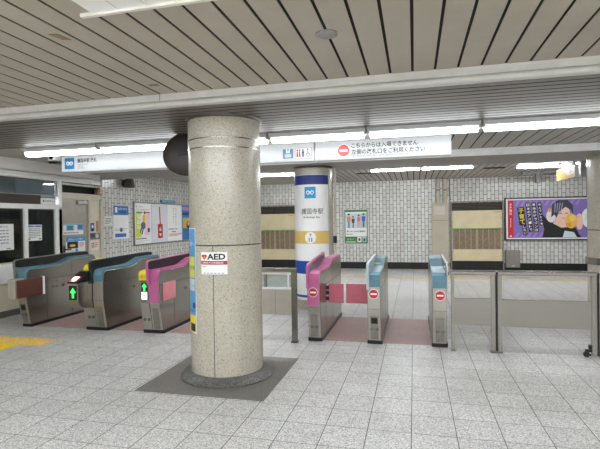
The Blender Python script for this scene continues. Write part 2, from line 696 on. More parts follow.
# ------- station office front on the long side wall
mb = MB()
mb.box(XL - 0.15, XL, YF, 7.16, 0.0, 0.86, M_CREAM)
mb.box(XL, XL + 0.05, YF, 7.1, 0.54, 0.80, M_WHITE)
struct('wall_office', mb, 'cream office wall under the ticket windows with a white sill panel', 'wall')
mb = MB()
mb.box(XL, XL + 0.015, YF, 7.16, 0.0, 0.10, col((96, 92, 88), 0.5))
struct('baseboard_office', mb, 'dark grey skirting below the cream office wall', 'skirting')
mb = MB()
mb.box(-5.72, -5.70, YF, 7.5, 2.19, 2.53, M_FASCIA)
mb.box(XL, -5.70, YF, 7.5, 2.268, 2.28, M_WHITE)
mb.box(-5.705, -5.69, YF, 7.5, 2.185, 2.205, M_WHITE)
struct('wall_fascia', mb, 'pale grey fascia above the station office windows', 'wall fascia')

# window frame of white metal, and brown band
mb = MB()
FX0, FX1 = XL - 0.06, XL + 0.02
mb.box(FX0, FX1, YF, 7.16, 1.74, 1.82, M_WHITE)
mb.box(FX0, FX1, YF, 7.16, 0.80, 0.84, M_WHITE)
mb.box(FX0, FX1, YF, 7.24, 2.25, 2.2675, M_WHITE)
for y0, y1 in ((7.075, 7.235), (6.39, 6.46), (4.6, 4.67), (2.8, 2.87), (1.0, 1.07)):
    mb.box(FX0, FX1, y0, y1, 0.84, 1.74, M_WHITE)
mb.box(FX0, FX1, 7.16, 7.235, 0.0, 2.25, M_WHITE)
struct('trim_8', mb, 'white metal frame of the station office windows', 'window frame')
mb = MB()
mb.box(FX0, XL + 0.012, YF, 6.745, 1.82, 1.975, col((60, 46, 38), 0.6))
struct('trim_9', mb, 'dark brown band between upper and lower office windows', 'trim')
M_BLIND = col((8, 8, 11), 0.8)


def office_window(n, y0, y1, z0, z1, label, blinds):
    t = thing('window_%d' % n, label, 'window', (XL - 0.03, (y0 + y1) / 2, z0), kind='structure')
    mb = MB()
    mb.box(XL - 0.035, XL - 0.029, y0, y1, z0, z1, M_GLASS)
    mb.build('pane', t)
    mb = MB()
    d = 0.012
    for a in ((y0, y0 + d, z0, z1), (y1 - d, y1, z0, z1), (y0, y1, z0, z0 + d), (y0, y1, z1 - d, z1)):
        mb.box(XL - 0.05, XL - 0.015, *a, M_STEELD)
    mb.build('window_frame', t)
    if blinds:
        mb = MB()
        k = 0
        y = y0 - 0.05
        while y < y1 + 0.12:
            x = XL - 0.12 + 0.01 * (k % 2)
            mb.box(x, x + 0.004, y, y + 0.06, z0 - 0.03, z1 + 0.03, M_BLIND)
            y += 0.052
            k += 1
        mb.build('blind', t)


office_window(1, YF, 7.14, 1.985, 2.25, 'long upper office window with fluorescent light showing behind it', False)
office_window(2, 4.67, 6.39, 0.84, 1.74, 'dark office window with a large white notice inside', True)
office_window(3, 6.46, 7.075, 0.84, 1.74, 'dark office window with a small white notice with blue header', True)
office_window(4, 2.87, 4.6, 0.84, 1.74, 'dark office window outside the frame beside the noticed window', True)
office_window(5, YF, 2.8, 0.84, 1.74, 'dark office window farthest from the gates', True)

# office interior behind the glass
mb = MB()
mb.box(XL - 2.2, XL - 2.1, YF, 8.42, 0.0, 2.75, col((150, 160, 164), 0.6))
mb.box(XL - 2.1, XL - 0.15, 8.3, 8.42, 0.0, 2.75, col((128, 134, 138), 0.6))
mb.box(XL - 2.1, XL - 0.15, YF - 0.1, YF, 0.0, 2.75, col((128, 134, 138), 0.6))
struct('wall_office_interior', mb, 'blue grey inner walls of the station office behind the upper window', 'wall')
mb = MB()
mb.box(XL - 2.2, XL, YF, 8.42, 2.5, 2.6, col((120, 122, 124), 0.6))
struct('ceiling_office', mb, 'grey ceiling inside the station office', 'ceiling')

# ------- office door with its transom, and the narrow fixed panel beside it
t = thing('door_1', 'beige grey steel office door with notices stuck on it', 'door', (XL, 7.6, 0), kind='structure')
mb = MB()
mb.box(XL - 0.06, XL - 0.02, 7.24, 7.98, 0.005, 1.945, M_DOOR)
mb.build('door_leaf', t)
mb = MB()
for a in ((7.236, 7.26, 0, 2.06), (7.965, 8.0, 0, 2.06), (8.0, 8.36, 1.945, 2.06), (7.26, 7.965, 1.945, 2.06), (8.33, 8.42, 0, 2.235), (7.236, 8.33, 2.205, 2.235), (7.236, 7.26, 2.06, 2.205)):
    mb.box(XL - 0.07, XL + 0.01, *a, col((206, 198, 180), 0.45))
mb.build('door_frame', t)
mb = MB()
mb.box(XL - 0.05, XL - 0.02, 8.0, 8.33, 0.0, 1.945, M_CREAM)
mb.build('side_panel', t)
mb = MB()
mb.box(XL - 0.045, XL - 0.04, 7.26, 8.33, 2.06, 2.205, M_GLASS)
mb.box(XL - 0.10, XL - 0.09, 7.26, 8.33, 2.06, 2.205, M_BLIND)
mb.build('transom_pane', t)
mb = MB()
mb.rod((XL - 0.02, 7.30, 0.99), (XL + 0.05, 7.30, 0.99), 0.014, M_BLACK)
mb.rod((XL + 0.045, 7.30, 0.99), (XL + 0.045, 7.42, 0.99), 0.011, M_BLACK)
mb.box(XL - 0.02, XL - 0.01, 7.275, 7.325, 0.93, 1.06, M_BLACK)
mb.build('door_handle', t)
mb = MB()
mb.box(XL - 0.02, XL + 0.03, 7.66, 7.93, 1.85, 1.91, col((176, 172, 164), 0.35, 0.4), 0.006)
mb.box(XL - 0.0, XL + 0.012, 7.62, 7.84, 1.918, 1.932, M_STEEL)
mb.build('door_closer', t)

# ================================================================== COLUMNS
CX, CY, CR = -1.787, 4.20, 0.345
t = thing('column', 'large round beige terrazzo column standing on a dark granite ring', 'column', (CX, CY, 0), kind='structure')
mb = MB()
mb.lathe([(CR, 0.05), (CR, 1.254), (CR - 0.012, 1.256), (CR - 0.012, 1.264), (CR, 1.266), (CR, 2.452)], CX, CY, M_COL, 96)
a = math.radians(-86.9)
mb.box(CX + CR * math.cos(a) - 0.003, CX + CR * math.cos(a) + 0.003, CY - CR - 0.0008, CY - CR + 0.012, 0.062, 1.257, col((70, 64, 54), 0.7))
mb.lathe([(CR - 0.03, 1.2545), (CR - 0.004, 1.255), (CR - 0.004, 1.265), (CR - 0.03, 1.2655)], CX, CY, M_SEAM, 96, caps=False)
mb.build('shaft', t)
mb = MB()
mb.lathe([(0.445, 0.0), (0.447, 0.012), (0.388, 0.062), (0.37, 0.066), (CR - 0.01, 0.066)], CX, CY, M_GRANITE, 96)
mb.build('base_ring', t)
mb = MB()
mb.lathe([(CR, 2.43), (CR + 0.018, 2.432), (CR + 0.022, 2.452)], CX, CY, M_STEELD, 96, caps=False)
mb.build('ceiling_collar', t)
for z in (2.155, 2.24):
    mb = MB()
    mb.lathe([(CR, z - 0.006), (CR + 0.004, z - 0.005), (CR + 0.004, z + 0.005), (CR, z + 0.006)], CX, CY, M_STEEL, 96, caps=False)
    mb.build('steel_band', t)

C2X, C2Y, C2R = -1.67, 7.75, 0.325
t = thing('column', 'round column behind the pink no-entry gate wearing the white station name sheet', 'column', (C2X, C2Y, 0), kind='structure')
mb = MB()
mb.lathe([(C2R, 0.0), (C2R, 2.38)], C2X, C2Y, M_COL, 72)
mb.build('shaft', t)
mb = MB()
mb.lathe([(C2R, 2.345), (C2R + 0.015, 2.35), (C2R + 0.015, 2.372)], C2X, C2Y, M_STEELD, 72, caps=False)
mb.build('ceiling_collar', t)
mb = MB()
mb.path([(C2X + C2R + 0.03, C2Y + 0.1, z) for z in (0.9, 1.5, 2.37)], 0.018, M_CREAM)
mb.box(C2X + C2R + 0.005, C2X + C2R + 0.06, C2Y + 0.02, C2Y + 0.08, 1.08, 1.2, M_BLACK)
mb.build('conduit', t)
C3X, C3Y, C3R = 2.855, 7.75, 0.325
t = thing('column', 'round beige column at the picture edge behind the low steel barrier', 'column', (C3X, C3Y, 0), kind='structure')
mb = MB()
mb.lathe([(C3R, 0.0), (C3R, 1.264), (C3R - 0.012, 1.266), (C3R - 0.012, 1.276), (C3R, 1.278), (C3R, 2.38)], C3X, C3Y, M_COL, 72)
mb.lathe([(C3R - 0.03, 1.2645), (C3R - 0.004, 1.265), (C3R - 0.004, 1.277), (C3R - 0.03, 1.2775)], C3X, C3Y, M_SEAM, 72, caps=False)
mb.build('shaft', t)
mb = MB()
mb.lathe([(C3R, 0.76), (C3R + 0.03, 0.762), (C3R + 0.03, 0.86), (C3R, 0.862)], C3X, C3Y, M_STEEL, 72, caps=False)
mb.build('guard_band', t)

# ================================================================== LAMPS
M_REFL = col((188, 190, 190), 0.4)


def lamp(x0, x1, yc, zc, label, group, tube=None, k=1.0):
    """surface-mounted fluorescent fitting hanging under a ceiling at height zc"""
    t = thing('fluorescent_lamp', label, 'ceiling lamp', ((x0 + x1) / 2, yc, zc), group)
    mb = MB()
    mb.prism([(yc - k * 0.11, zc - k * 0.001), (yc - k * 0.11, zc - k * 0.012), (yc - k * 0.068, zc - k * 0.05), (yc + k * 0.068, zc - k * 0.05), (yc + k * 0.11, zc - k * 0.012), (yc + k * 0.11, zc - k * 0.001)], 'X', x0 + 0.012, x1 - 0.012, M_REFL)
    mb.build('reflector', t)
    mb = MB()
    mb.prism([(yc - k * 0.066, zc - k * 0.0505), (yc - k * 0.05, zc - k * 0.09), (yc - k * 0.03, zc - k * 0.1), (yc + k * 0.03, zc - k * 0.1), (yc + k * 0.05, zc - k * 0.09), (yc + k * 0.066, zc - k * 0.0505)], 'X', x0 + 0.035, x1 - 0.035, tube or M_TUBE)
    mb.build('diffuser', t)
    for xa, xb in ((x0 + 0.008, x0 + 0.0345), (x1 - 0.0345, x1 - 0.008)):
        mb = MB()
        mb.prism([(yc - k * 0.068, zc - k * 0.0505), (yc - k * 0.062, zc - k * 0.066), (yc + k * 0.062, zc - k * 0.066), (yc + k * 0.068, zc - k * 0.0505)], 'X', xa, xb, col((150, 150, 148), 0.5))
        mb.build('end_cap', t)
    return t


row = [-4.90, -3.77, -2.635, -1.575, -0.48, 0.67, 1.81, 2.95, 4.09, 5.23, 6.37]
labs = ['fluorescent lamp at the office end of the gate row, above the blue mark',
        'second fluorescent lamp of the gate row, counted from the office end',
        'fluorescent lamp hidden mostly behind the big terrazzo column',
        'fluorescent lamp just beside the big column, above the toilet pictograms',
        'fluorescent lamp above the no-entry mark of the long white sign',
        'longest-looking fluorescent lamp at the picture edge, past the end of the white sign',
        ] + ['fluorescent lamp of the gate row outside the frame'] * 4
for i in range(len(row) - 1):
    lamp(row[i], row[i + 1], 5.0, 2.452, labs[i], 'fluorescent lamp row over the gates')
# far hall
far = [(-4.95, -3.86, 10.72, 'far-hall fluorescent lamp hidden behind the big column'),
       (-3.86, -2.76, 10.72, 'far-hall fluorescent lamp seen between the big column and the name-sheet column'),
       (-2.40, -1.28, 9.55, 'far-hall fluorescent lamp peeping out beside the name-sheet column top'),
       (-0.97, 0.15, 10.6, 'far-hall fluorescent lamp above the green-framed poster'),
       (0.15, 1.27, 10.6, 'far-hall fluorescent lamp in front of the two wall pipes'),
       (2.2, 3.32, 11.1, 'far-hall fluorescent lamp above the purple billboard'),
       (3.32, 4.44, 11.1, 'far-hall fluorescent lamp behind the yellow hanging sign')]
for x0, x1, y, lb in far:
    lamp(x0, x1, y, 2.60, lb, 'fluorescent lamps of the far hall', M_TUBEF, 0.45)
# unseen row added behind the overhead signs to brighten gates and name sheet
for i in range(4):
    lamp(-4.2 + 1.15 * i, -3.05 + 1.15 * i, 6.3, 2.452, 'added fluorescent fill lamp, unseen behind the overhead signs', 'added fill lamp row behind the signs')
# rows over the concourse behind the camera
for y in (0.6, -0.9, -2.6):
    for x in (-5.2, -4.0, -2.8, -1.6, -0.4, 0.8, 2.0, 3.2, 4.4):
        lamp(x, x + 1.15, y, 2.53, 'fluorescent lamp of the concourse row behind the camera', 'fluorescent lamps behind the camera', M_TUBEC)
# lamps inside the office
for y in (3.0, 5.4):
    lamp(XL - 1.6, XL - 0.6, y, 2.5, 'fluorescent lamp inside the station office', 'office lamps', M_TUBEF)

# white ceiling patch with a pale edging bar
t = thing('ceiling_access_panel', 'white slatted ceiling panel with a pale edging bar at the top of the picture', 'ceiling panel', (-0.9, 1.5, 2.53))
mb = MB()
k = math.floor(-1.545 / 0.1545)
while 0.1545 * k < 0.1:
    mb.box(0.1545 * k + 0.003, 0.1545 * (k + 1) - 0.003, 1.0, 1.99, 2.522, 2.5295, col((244, 243, 238), 0.4))
    k += 1
mb.build('slat_panel', t)
mb = MB()
mb.box(-1.61, 0.1, 1.99, 2.012, 2.510, 2.529, col((222, 218, 208), 0.4))
mb.build('edging_bar', t)

# ================================================================== TICKET GATES
YG = 5.40     # front face of the gates


def gate(name, label, x0, x1, colour, y_end, fin_z, fin_edge, group, capw=0.0, fin_inner=M_BLACK, fin='tall'):
    """automatic ticket gate: body with an undercut front, coloured cap rising to the rear, upright fin along one side"""
    t = thing(name, label, 'ticket gate', ((x0 + x1) / 2, (YG + y_end) / 2, 0), group)
    mb = MB()
    mb.box(x0 - 0.012, x1 + 0.012, 5.5, y_end - 0.02, 0.0, 0.045, M_BLACK, 0.004)
    mb.build('plinth', t)
    ye = y_end
    prof = [(5.495, 0.045), (5.42, 0.44), (5.425, 0.69), (5.44, 0.79), (5.48, 0.825), (5.98, 0.828), (6.10, 0.836), (6.22, 0.868), (6.36, 0.908), (ye - 0.03, 0.912), (ye, 0.88), (ye, 0.045)]
    mb = MB()
    mb.prism(prof, 'X', x0, x1, M_STEEL, 0.004)
    # panel seams on both long sides
    for x in (x0 - 0.0006, x1 - 0.0009):
        mb.box(x, x + 0.0015, 5.43, ye, 0.653, 0.659, M_SEAM)
        mb.box(x, x + 0.0015, 5.80, 5.808, 0.05, 0.655, M_SEAM)
        mb.box(x, x + 0.0015, 6.32, 6.328, 0.05, 0.84, M_SEAM)
        mb.box(x, x + 0.0015, 6.10, 6.16, 0.50, 0.54, M_STEELD)
    mb.build('body', t)
    # front fairing plate
    mb = MB()
    mb.prism([(5.494, 0.05), (5.419, 0.44), (5.419, 0.69), (5.405, 0.69), (5.405, 0.44), (5.48, 0.05)], 'X', x0 + 0.004, x1 - 0.004, M_STEELF, 0.003)
    mb.box(x0 + 0.004, x1 - 0.004, 5.4035, 5.406, 0.43, 0.434, M_STEELD)
    q = (x1 - x0) * 0.2
    mb.prism([(5.4755, 0.06), (5.4205, 0.345), (5.419, 0.345), (5.474, 0.06)], 'X', x0 + q, x1 - q, M_STEEL)
    mb.build('front_plate', t)
    mb = MB()
    cp = [(5.395, 0.69), (5.388, 0.772), (5.412, 0.83), (5.47, 0.858), (5.98, 0.862), (6.10, 0.871), (6.22, 0.905), (6.36, 0.944), (ye - 0.06, 0.946), (ye - 0.03, 0.9125), (6.36, 0.9085), (6.22, 0.8685), (6.10, 0.8365), (5.98, 0.8285), (5.4805, 0.8255), (5.4405, 0.79), (5.4255, 0.69)]
    mb.prism(cp, 'X', x0 + (0.026 if fin != 'far' else 0.0), x1 + capw, colour, 0.003)
    mb.build('coloured_cap', t)
    # fin
    if fin == 'tall':
        zt0, zt1 = fin_z
        fp = [(5.36, 0.66), (5.335, 0.90)]
        for i in range(6):
            a = PI - PI / 2 * i / 5
            fp.append((5.385 + 0.05 * math.cos(a), zt0 - 0.05 + 0.05 * math.sin(a)))
        fp += [(ye - 0.30, zt1)]
        for i in range(6):
            a = PI / 2 - PI / 2 * i / 5
            fp.append((ye - 0.08 + 0.05 * math.cos(a), zt1 - 0.055 + 0.05 * math.sin(a)))
        fp += [(ye - 0.03, 0.91), (6.36, 0.908), (6.22, 0.868), (6.10, 0.836), (5.98, 0.828), (5.425, 0.825), (5.425, 0.66)]
        inner = [(5.36, 0.87)] + [(y - (0.012 if y > 6.5 else 0) + (0.018 if y < 5.5 else 0), z - 0.012) for y, z in fp[3:15]] + [(ye - 0.06, 0.947), (6.36, 0.945), (6.22, 0.906), (6.10, 0.872), (5.98, 0.863), (5.43, 0.861)]
        xa, xb, xi = x0 - 0.006, x0 + 0.0245, x0 + 0.0246
    else:
        zt0, zt1 = fin_z
        xa, xb, xi = (x0 - 0.004, x0 + 0.0245, x0 + 0.0246) if fin == 'wedge' else (x1 + 0.001, x1 + 0.014, x1 - 0.004)
        fp = [(5.385, 0.66), (5.38, zt0 - 0.05), (5.40, zt0 - 0.015), (5.43, zt0), (6.40, zt1), (6.44, zt1 - 0.01), (6.47, 0.947), (6.36, 0.908), (6.22, 0.868), (6.10, 0.836), (5.98, 0.828), (5.425, 0.825), (5.425, 0.66)]
        inner = [(5.46, 0.89), (5.50, zt0 - 0.022), (6.39, zt1 - 0.02), (6.43, 0.96), (6.36, 0.945), (6.22, 0.906), (6.10, 0.872), (5.98, 0.863), (5.46, 0.861)]
    mb = MB()
    mb.prism(fp, 'X', xa, xb, fin_edge, 0.003)
    mb.prism(inner, 'X', xi, xi + 0.0045, fin_inner)
    mb.build('side_fin', t)
    return t


def slot_and_rings(t, xc, slot=True):
    """card slot and finger rings on the slanted lower front"""
    if slot:
        mb = MB()
        mb.prism([(5.45, 0.255), (5.437, 0.325), (5.420, 0.325), (5.434, 0.255)], 'X', xc - 0.036, xc + 0.036, M_BLACK)
        mb.build('card_slot', t)
    for dx in (-0.03, 0.03):
        mb = MB()
        zc = 0.19
        yc = 5.405 + (0.44 - zc) / 0.39 * 0.075
        mb.rod((xc + dx, yc + 0.006, zc), (xc + dx, yc - 0.006, zc), 0.022, M_STEELD, 14)
        mb.build('lock_ring', t)


def front_sign(t, xc, zc, r=0.058, yf=5.402):
    mb = MB()
    mb.rod((xc, 5.405, zc), (xc, yf, zc), r, INK_W, 28)
    no_entry(face_front(mb, xc, yf - 0.0005, zc), 0, 0, r, ink((196, 40, 52)))
    mb.build('no_entry_sign', t)


def flap(t, xa, xb, y, z0, z1, mt, hinge_x, name='flap'):
    """padded barrier flap standing across the passage, on a black hinge"""
    mb = MB()
    mb.box(xa, xb, y - 0.012, y + 0.012, z0, z1, mt, 0.008)
    o = mb.build(name, t)
    mb = MB()
    for zz in (z0 + 0.03, (z0 + z1) / 2 - 0.02, z1 - 0.08):
        mb.box(hinge_x - 0.016, hinge_x + 0.016, y - 0.02, y + 0.02, zz, zz + 0.05, M_BLACK, 0.004)
    h = mb.build('hinge', t)
    return o


# -- gate with folded maroon flap, next to the office
g = gate('ticket_gate', 'blue capped ticket gate nearest the office windows, with a maroon flap folded on its side', -5.50, -5.36, M_TEAL, 6.90, (0.98, 1.01), col((150, 150, 146), 0.3, 0.6), 'automatic ticket gates')
slot_and_rings(g, -5.43)
mb = MB()
mb.box(-5.3595, -5.335, 5.255, 5.70, 0.445, 0.70, M_MAROON, 0.01)
mb.build('flap', g)
mb = MB()
mb.box(-5.3594, -5.332, 5.705, 5.735, 0.44, 0.705, M_WHITE, 0.004)
mb.build('flap_edge', g)
mb = MB()
mb.box(-5.495, -5.3655, 5.235, 5.404, 0.432, 0.712, col((190, 184, 172), 0.4, 0.4), 0.012)
mb.build('flap_housing', g)
mb = MB()
for z in (0.52, 0.6):
    for y in (5.93, 6.0):
        mb.rod((-5.3595, y, z), (-5.354, y, z), 0.012, M_STEELD, 10)
mb.build('sensor', g)


def arrow(S, u0, v0, wd, ht, mt, l=2):
    cx = u0 + wd / 2
    S.poly([(cx, v0 + ht), (u0, v0 + ht * 0.5), (u0 + wd, v0 + ht * 0.5)], mt, l)
    S.rect(cx - wd * 0.17, v0, cx + wd * 0.17, v0 + ht * 0.52, mt, l)


M_LED = emit('green_arrow_light', (60, 235, 90), 0.9, (60, 220, 90))
M_LEDW = emit('white_display_light', (245, 245, 240), 0.7)
# -- gate with the long reader nose and green arrow
g = gate('ticket_gate', 'blue capped ticket gate with green arrow display on a nose jutting toward the viewer', -4.255, -4.10, M_TEAL, 6.88, (0.975, 1.0), col((60, 62, 64), 0.3, 0.5), 'automatic ticket gates')
mb = MB()
prof = [(5.14, 0.42), (5.12, 0.46), (5.12, 0.695), (5.47, 0.7045), (5.47, 0.30), (5.40, 0.33), (5.24, 0.355), (5.17, 0.375)]
mb.prism(prof, 'X', -4.405, -4.258, M_STEEL, 0.012)
mb.box(-4.2585, -4.2565, 5.30, 5.304, 0.36, 0.74, M_STEELD)
mb.build('reader_nose', g)
mb = MB()
mb.prism([(5.115, 0.695), (5.112, 0.715), (5.35, 0.83), (5.47, 0.84), (5.47, 0.705), (5.12, 0.6955)], 'X', -4.408, -4.256, M_BLACK, 0.004)
d = (0.115 / 0.238)
for xa, xb, ya, yb, mt in ((-4.40, -4.27, 5.118, 5.235, ink((176, 40, 50))), (-4.385, -4.30, 5.128, 5.225, M_LEDW), (-4.385, -4.36, 5.13, 5.16, INK_RED)):
    off = 0.0012 if mt is not M_LEDW else 0.002
    if mt is INK_RED:
        off = 0.003
    mb.face([(xa, ya, 0.715 + (ya - 5.112) * d + off), (xb, ya, 0.715 + (ya - 5.112) * d + off), (xb, yb, 0.715 + (yb - 5.112) * d + off), (xa, yb, 0.715 + (yb - 5.112) * d + off)], mt)
mb.build('reader_display', g)
mb = MB()
S = face_front(mb, -4.395, 5.1185, 0.45)
S.rect(0.008, 0.03, 0.128, 0.215, INK_K, 1)
arrow(S, 0.022, 0.055, 0.092, 0.135, M_LED, 2)
mb.build('arrow_display', g)
mb = MB()
mb.prism([(5.40, 0.835), (5.40, 0.86), (5.44, 0.91), (5.62, 0.93), (5.62, 0.79), (5.48, 0.79), (5.48, 0.842)], 'X', -4.40, -4.262, M_YELLOW, 0.012)
mb.prism([(5.46, 0.86), (5.5, 0.975), (5.66, 0.985), (5.66, 0.86)], 'X', -4.34, -4.264, M_YELLOW, 0.012)
mb.build('touch_pad', g)
mb = MB()
mb.prism([(5.5, 0.045), (5.44, 0.36), (5.47, 0.40), (5.6, 0.79), (6.85, 0.79), (6.85, 0.045)], 'X', -4.43, -4.258, M_STEEL, 0.004)
mb.prism([(5.4945, 0.05), (5.432, 0.36), (5.424, 0.36), (5.486, 0.05)], 'X', -4.425, -4.262, M_STEELF, 0.002)
mb.build('side_cabinet', g)
mb = MB()
mb.box(-4.44, -4.26, 5.501, 6.84, 0.0, 0.0445, M_BLACK)
mb.build('plinth', g)
slot_and_rings(g, -4.32, False)

# -- pink gate with arrow
g = gate('ticket_gate', 'pink capped ticket gate with green arrow and yellow touch pad beside the big column', -3.395, -3.25, M_PINK, 6.9, (0.98, 1.005), M_PINK, 'automatic ticket gates')
mb = MB()
mb.prism([(5.49, 0.045), (5.415, 0.42), (5.41, 0.70), (5.46, 0.715), (6.85, 0.715), (6.85, 0.045)], 'X', -3.535, -3.398, M_STEEL, 0.004)
mb.prism([(5.4885, 0.05), (5.413, 0.415), (5.405, 0.415), (5.48, 0.05)], 'X', -3.53, -3.402, M_STEELF, 0.002)
mb.build('side_cabinet', g)
mb = MB()
mb.box(-3.545, -3.40, 5.501, 6.84, 0.0, 0.0445, M_BLACK)
mb.build('plinth', g)
mb = MB()
S = face_front(mb, -3.53, 5.409, 0.43)
S.rect(0.016, 0.02, 0.112, 0.255, INK_K, 1)
arrow(S, 0.025, 0.145, 0.078, 0.1, M_LED, 2)
S.rect(0.024, 0.03, 0.104, 0.13, M_LEDW, 2)
S.line([(0.034, 0.1), (0.064, 0.085), (0.05, 0.06)], 0.012, INK_K, 3)
S.line([(0.075, 0.11), (0.078, 0.05), (0.095, 0.05)], 0.01, INK_K, 3)
mb.build('arrow_display', g)
mb = MB()
mb.prism([(5.39, 0.716), (5.385, 0.80), (5.42, 0.838), (5.62, 0.86), (5.62, 0.716)], 'X', -3.54, -3.402, M_YELLOW, 0.012)
mb.prism([(5.44, 0.83), (5.47, 0.925), (5.66, 0.94), (5.66, 0.83)], 'X', -3.475, -3.404, M_YELLOW, 0.012)
S = face_front(mb, -3.5, 5.384, 0.74)
S.text('ICカード', 0.0, 0.005, 0.028, INK_NAVY, 1, width=0.08)
mb.build('touch_pad', g)
mb = MB()
mb.box(-3.392, -3.252, 5.395, 5.403, 0.425, 0.688, M_PINK)
mb.build('lower_cap', g)
mb = MB()
mb.box(-3.2495, -3.235, 5.50, 5.82, 0.43, 0.67, M_SALMON, 0.006)
mb.build('flap', g)
slot_and_rings(g, -3.46, False)

# -- three gates seen from their exit side
g4 = gate('ticket_gate', 'pink capped ticket gate with a red no-entry sign, rose flap and long pink fin', -1.265, -1.11, M_PINK, 7.08, (0.95, 1.03), M_PINK, 'automatic ticket gates', fin_inner=col((84, 80, 80), 0.35), fin='wedge')
mb = MB()
mb.box(-1.258, -1.118, 5.395, 5.4035, 0.455, 0.688, M_PINK)
mb.build('lower_cap', g4)
front_sign(g4, -1.187, 0.612, yf=5.392)
slot_and_rings(g4, -1.187, False)
flap(g4, -1.095, -0.895, 5.92, 0.40, 0.65, M_ROSE, -1.1)

g5 = gate('ticket_gate', 'slim blue capped ticket gate with a no-entry sign and black slot, between two passages', -0.545, -0.392, M_TEAL, 7.02, (0.965, 1.0), col((196, 206, 210), 0.3, 0.3), 'automatic ticket gates', fin_inner=col((150, 176, 186), 0.3), fin='wedge')
front_sign(g5, -0.468, 0.608)
slot_and_rings(g5, -0.468)
flap(g5, -0.865, -0.56, 5.92, 0.40, 0.65, M_ROSE, -0.555)
mb = MB()
mb.box(-0.505, -0.42, 5.9, 5.99, 0.913, 0.9165, INK_YEL)
mb.build('touch_mark', g5)

g6 = gate('ticket_gate', 'blue capped ticket gate with a no-entry sign joined to the steel barrier', 0.19, 0.345, M_TEAL, 7.05, (0.965, 1.0), col((196, 206, 210), 0.3, 0.3), 'automatic ticket gates', fin_inner=M_STEEL, fin='far')
front_sign(g6, 0.272, 0.608)
slot_and_rings(g6, 0.272, False)
mb = MB()
mb.rod((0.352, 5.46, 0.93), (0.352, 5.46, 0.88), 0.03, M_WHITE, 18)
mb.rod((0.352, 5.415, 0.905), (0.352, 5.52, 0.905), 0.034, M_STEEL, 18)
mb.build('camera_pod', g6)
mb = MB()
mb.prism([(5.43, 0.84), (5.5, 0.96), (5.6, 0.965), (5.9, 0.84)], 'X', 0.3455, 0.375, M_STEEL, 0.004)
mb.build('barrier_bracket', g6)

# ================================================================== BARRIERS
YFC = 5.40


def rail(mb, x0, x1, z, y=YFC, h=0.045):
    mb.box(x0, x1, y - 0.03, y + 0.03, z - h, z, M_STEEL, 0.008)


t = thing('steel_barrier', 'short fixed steel barrier joined to the last blue ticket gate', 'barrier', (0.62, YFC, 0))
mb = MB()
rail(mb, 0.385, 0.855, 0.893)
mb.build('top_rail', t)
mb = MB()
mb.box(0.39, 0.81, YFC - 0.015, YFC + 0.015, 0.295, 0.592, M_STEEL, 0.003)
mb.build('infill_panel', t)
mb = MB()
mb.box(0.8485, 0.869, YFC - 0.015, YFC + 0.02, 0.02, 0.88, M_BLACK)  # black strip put in to darken the gap between the posts
mb.build('gap_strip', t)
for xa, xb in ((0.39, 0.42), (0.803, 0.848)):
    mb = MB()
    mb.box(xa, xb, YFC - 0.022, YFC + 0.022, 0.0, 0.849, M_STEEL, 0.003)
    mb.build('post', t)
    mb = MB()
    mb.box(xa - 0.008, xb + 0.008, YFC - 0.03, YFC + 0.03, 0.0, 0.018, M_STEELD)
    mb.build('foot_plate', t)

t = thing('swing_barrier', 'wide steel swing barrier with a black castor under its free end', 'barrier', (1.34, YFC, 0))
mb = MB()
rail(mb, 0.872, 1.834, 0.893)
mb.build('top_rail', t)
mb = MB()
mb.box(0.91, 1.785, YFC - 0.015, YFC + 0.015, 0.29, 0.585, M_STEEL, 0.003)
mb.build('infill_panel', t)
for xa, xb, zb in ((0.871, 0.915, 0.0), (1.783, 1.832, 0.03)):
    mb = MB()
    mb.box(xa, xb, YFC - 0.022, YFC + 0.022, zb, 0.849, M_STEEL, 0.003)
    mb.build('post', t)
mb = MB()
mb.box(0.857, 0.92, YFC - 0.03, YFC + 0.03, 0.0, 0.018, M_STEELD)
mb.build('foot_plate', t)
mb = MB()
mb.rod((1.735, YFC - 0.012, 0.03), (1.735, YFC + 0.012, 0.03), 0.03, M_BLACK, 20)
mb.rod((1.765, YFC - 0.02, 0.03), (1.765, YFC + 0.02, 0.03), 0.012, M_BLACK, 12)
mb.box(1.725, 1.79, YFC - 0.02, YFC + 0.02, 0.055, 0.085, M_BLACK, 0.004)
mb.box(1.755, 1.783, YFC - 0.02, YFC + 0.02, 0.085, 0.13, M_BLACK, 0.003)
mb.build('castor', t)

t = thing('steel_barrier', 'steel barrier end post and rail cut by the picture edge, past the swing barrier', 'barrier', (2.4, YFC, 0))
mb = MB()
rail(mb, 1.85, 3.0, 0.893)
mb.build('top_rail', t)
mb = MB()
mb.box(1.836, 1.8515, YFC - 0.015, YFC + 0.02, 0.02, 0.88, M_BLACK)  # black strip darkening the gap beside the swing barrier
mb.build('gap_strip', t)
mb = MB()
mb.box(1.9, 2.95, YFC - 0.015, YFC + 0.015, 0.29, 0.585, M_STEEL, 0.003)
mb.build('infill_panel', t)
for xa, xb in ((1.852, 1.9), (2.95, 2.998)):
    mb = MB()
    mb.box(xa, xb, YFC - 0.022, YFC + 0.022, 0.0, 0.849, M_STEEL, 0.003)
    mb.build('post', t)

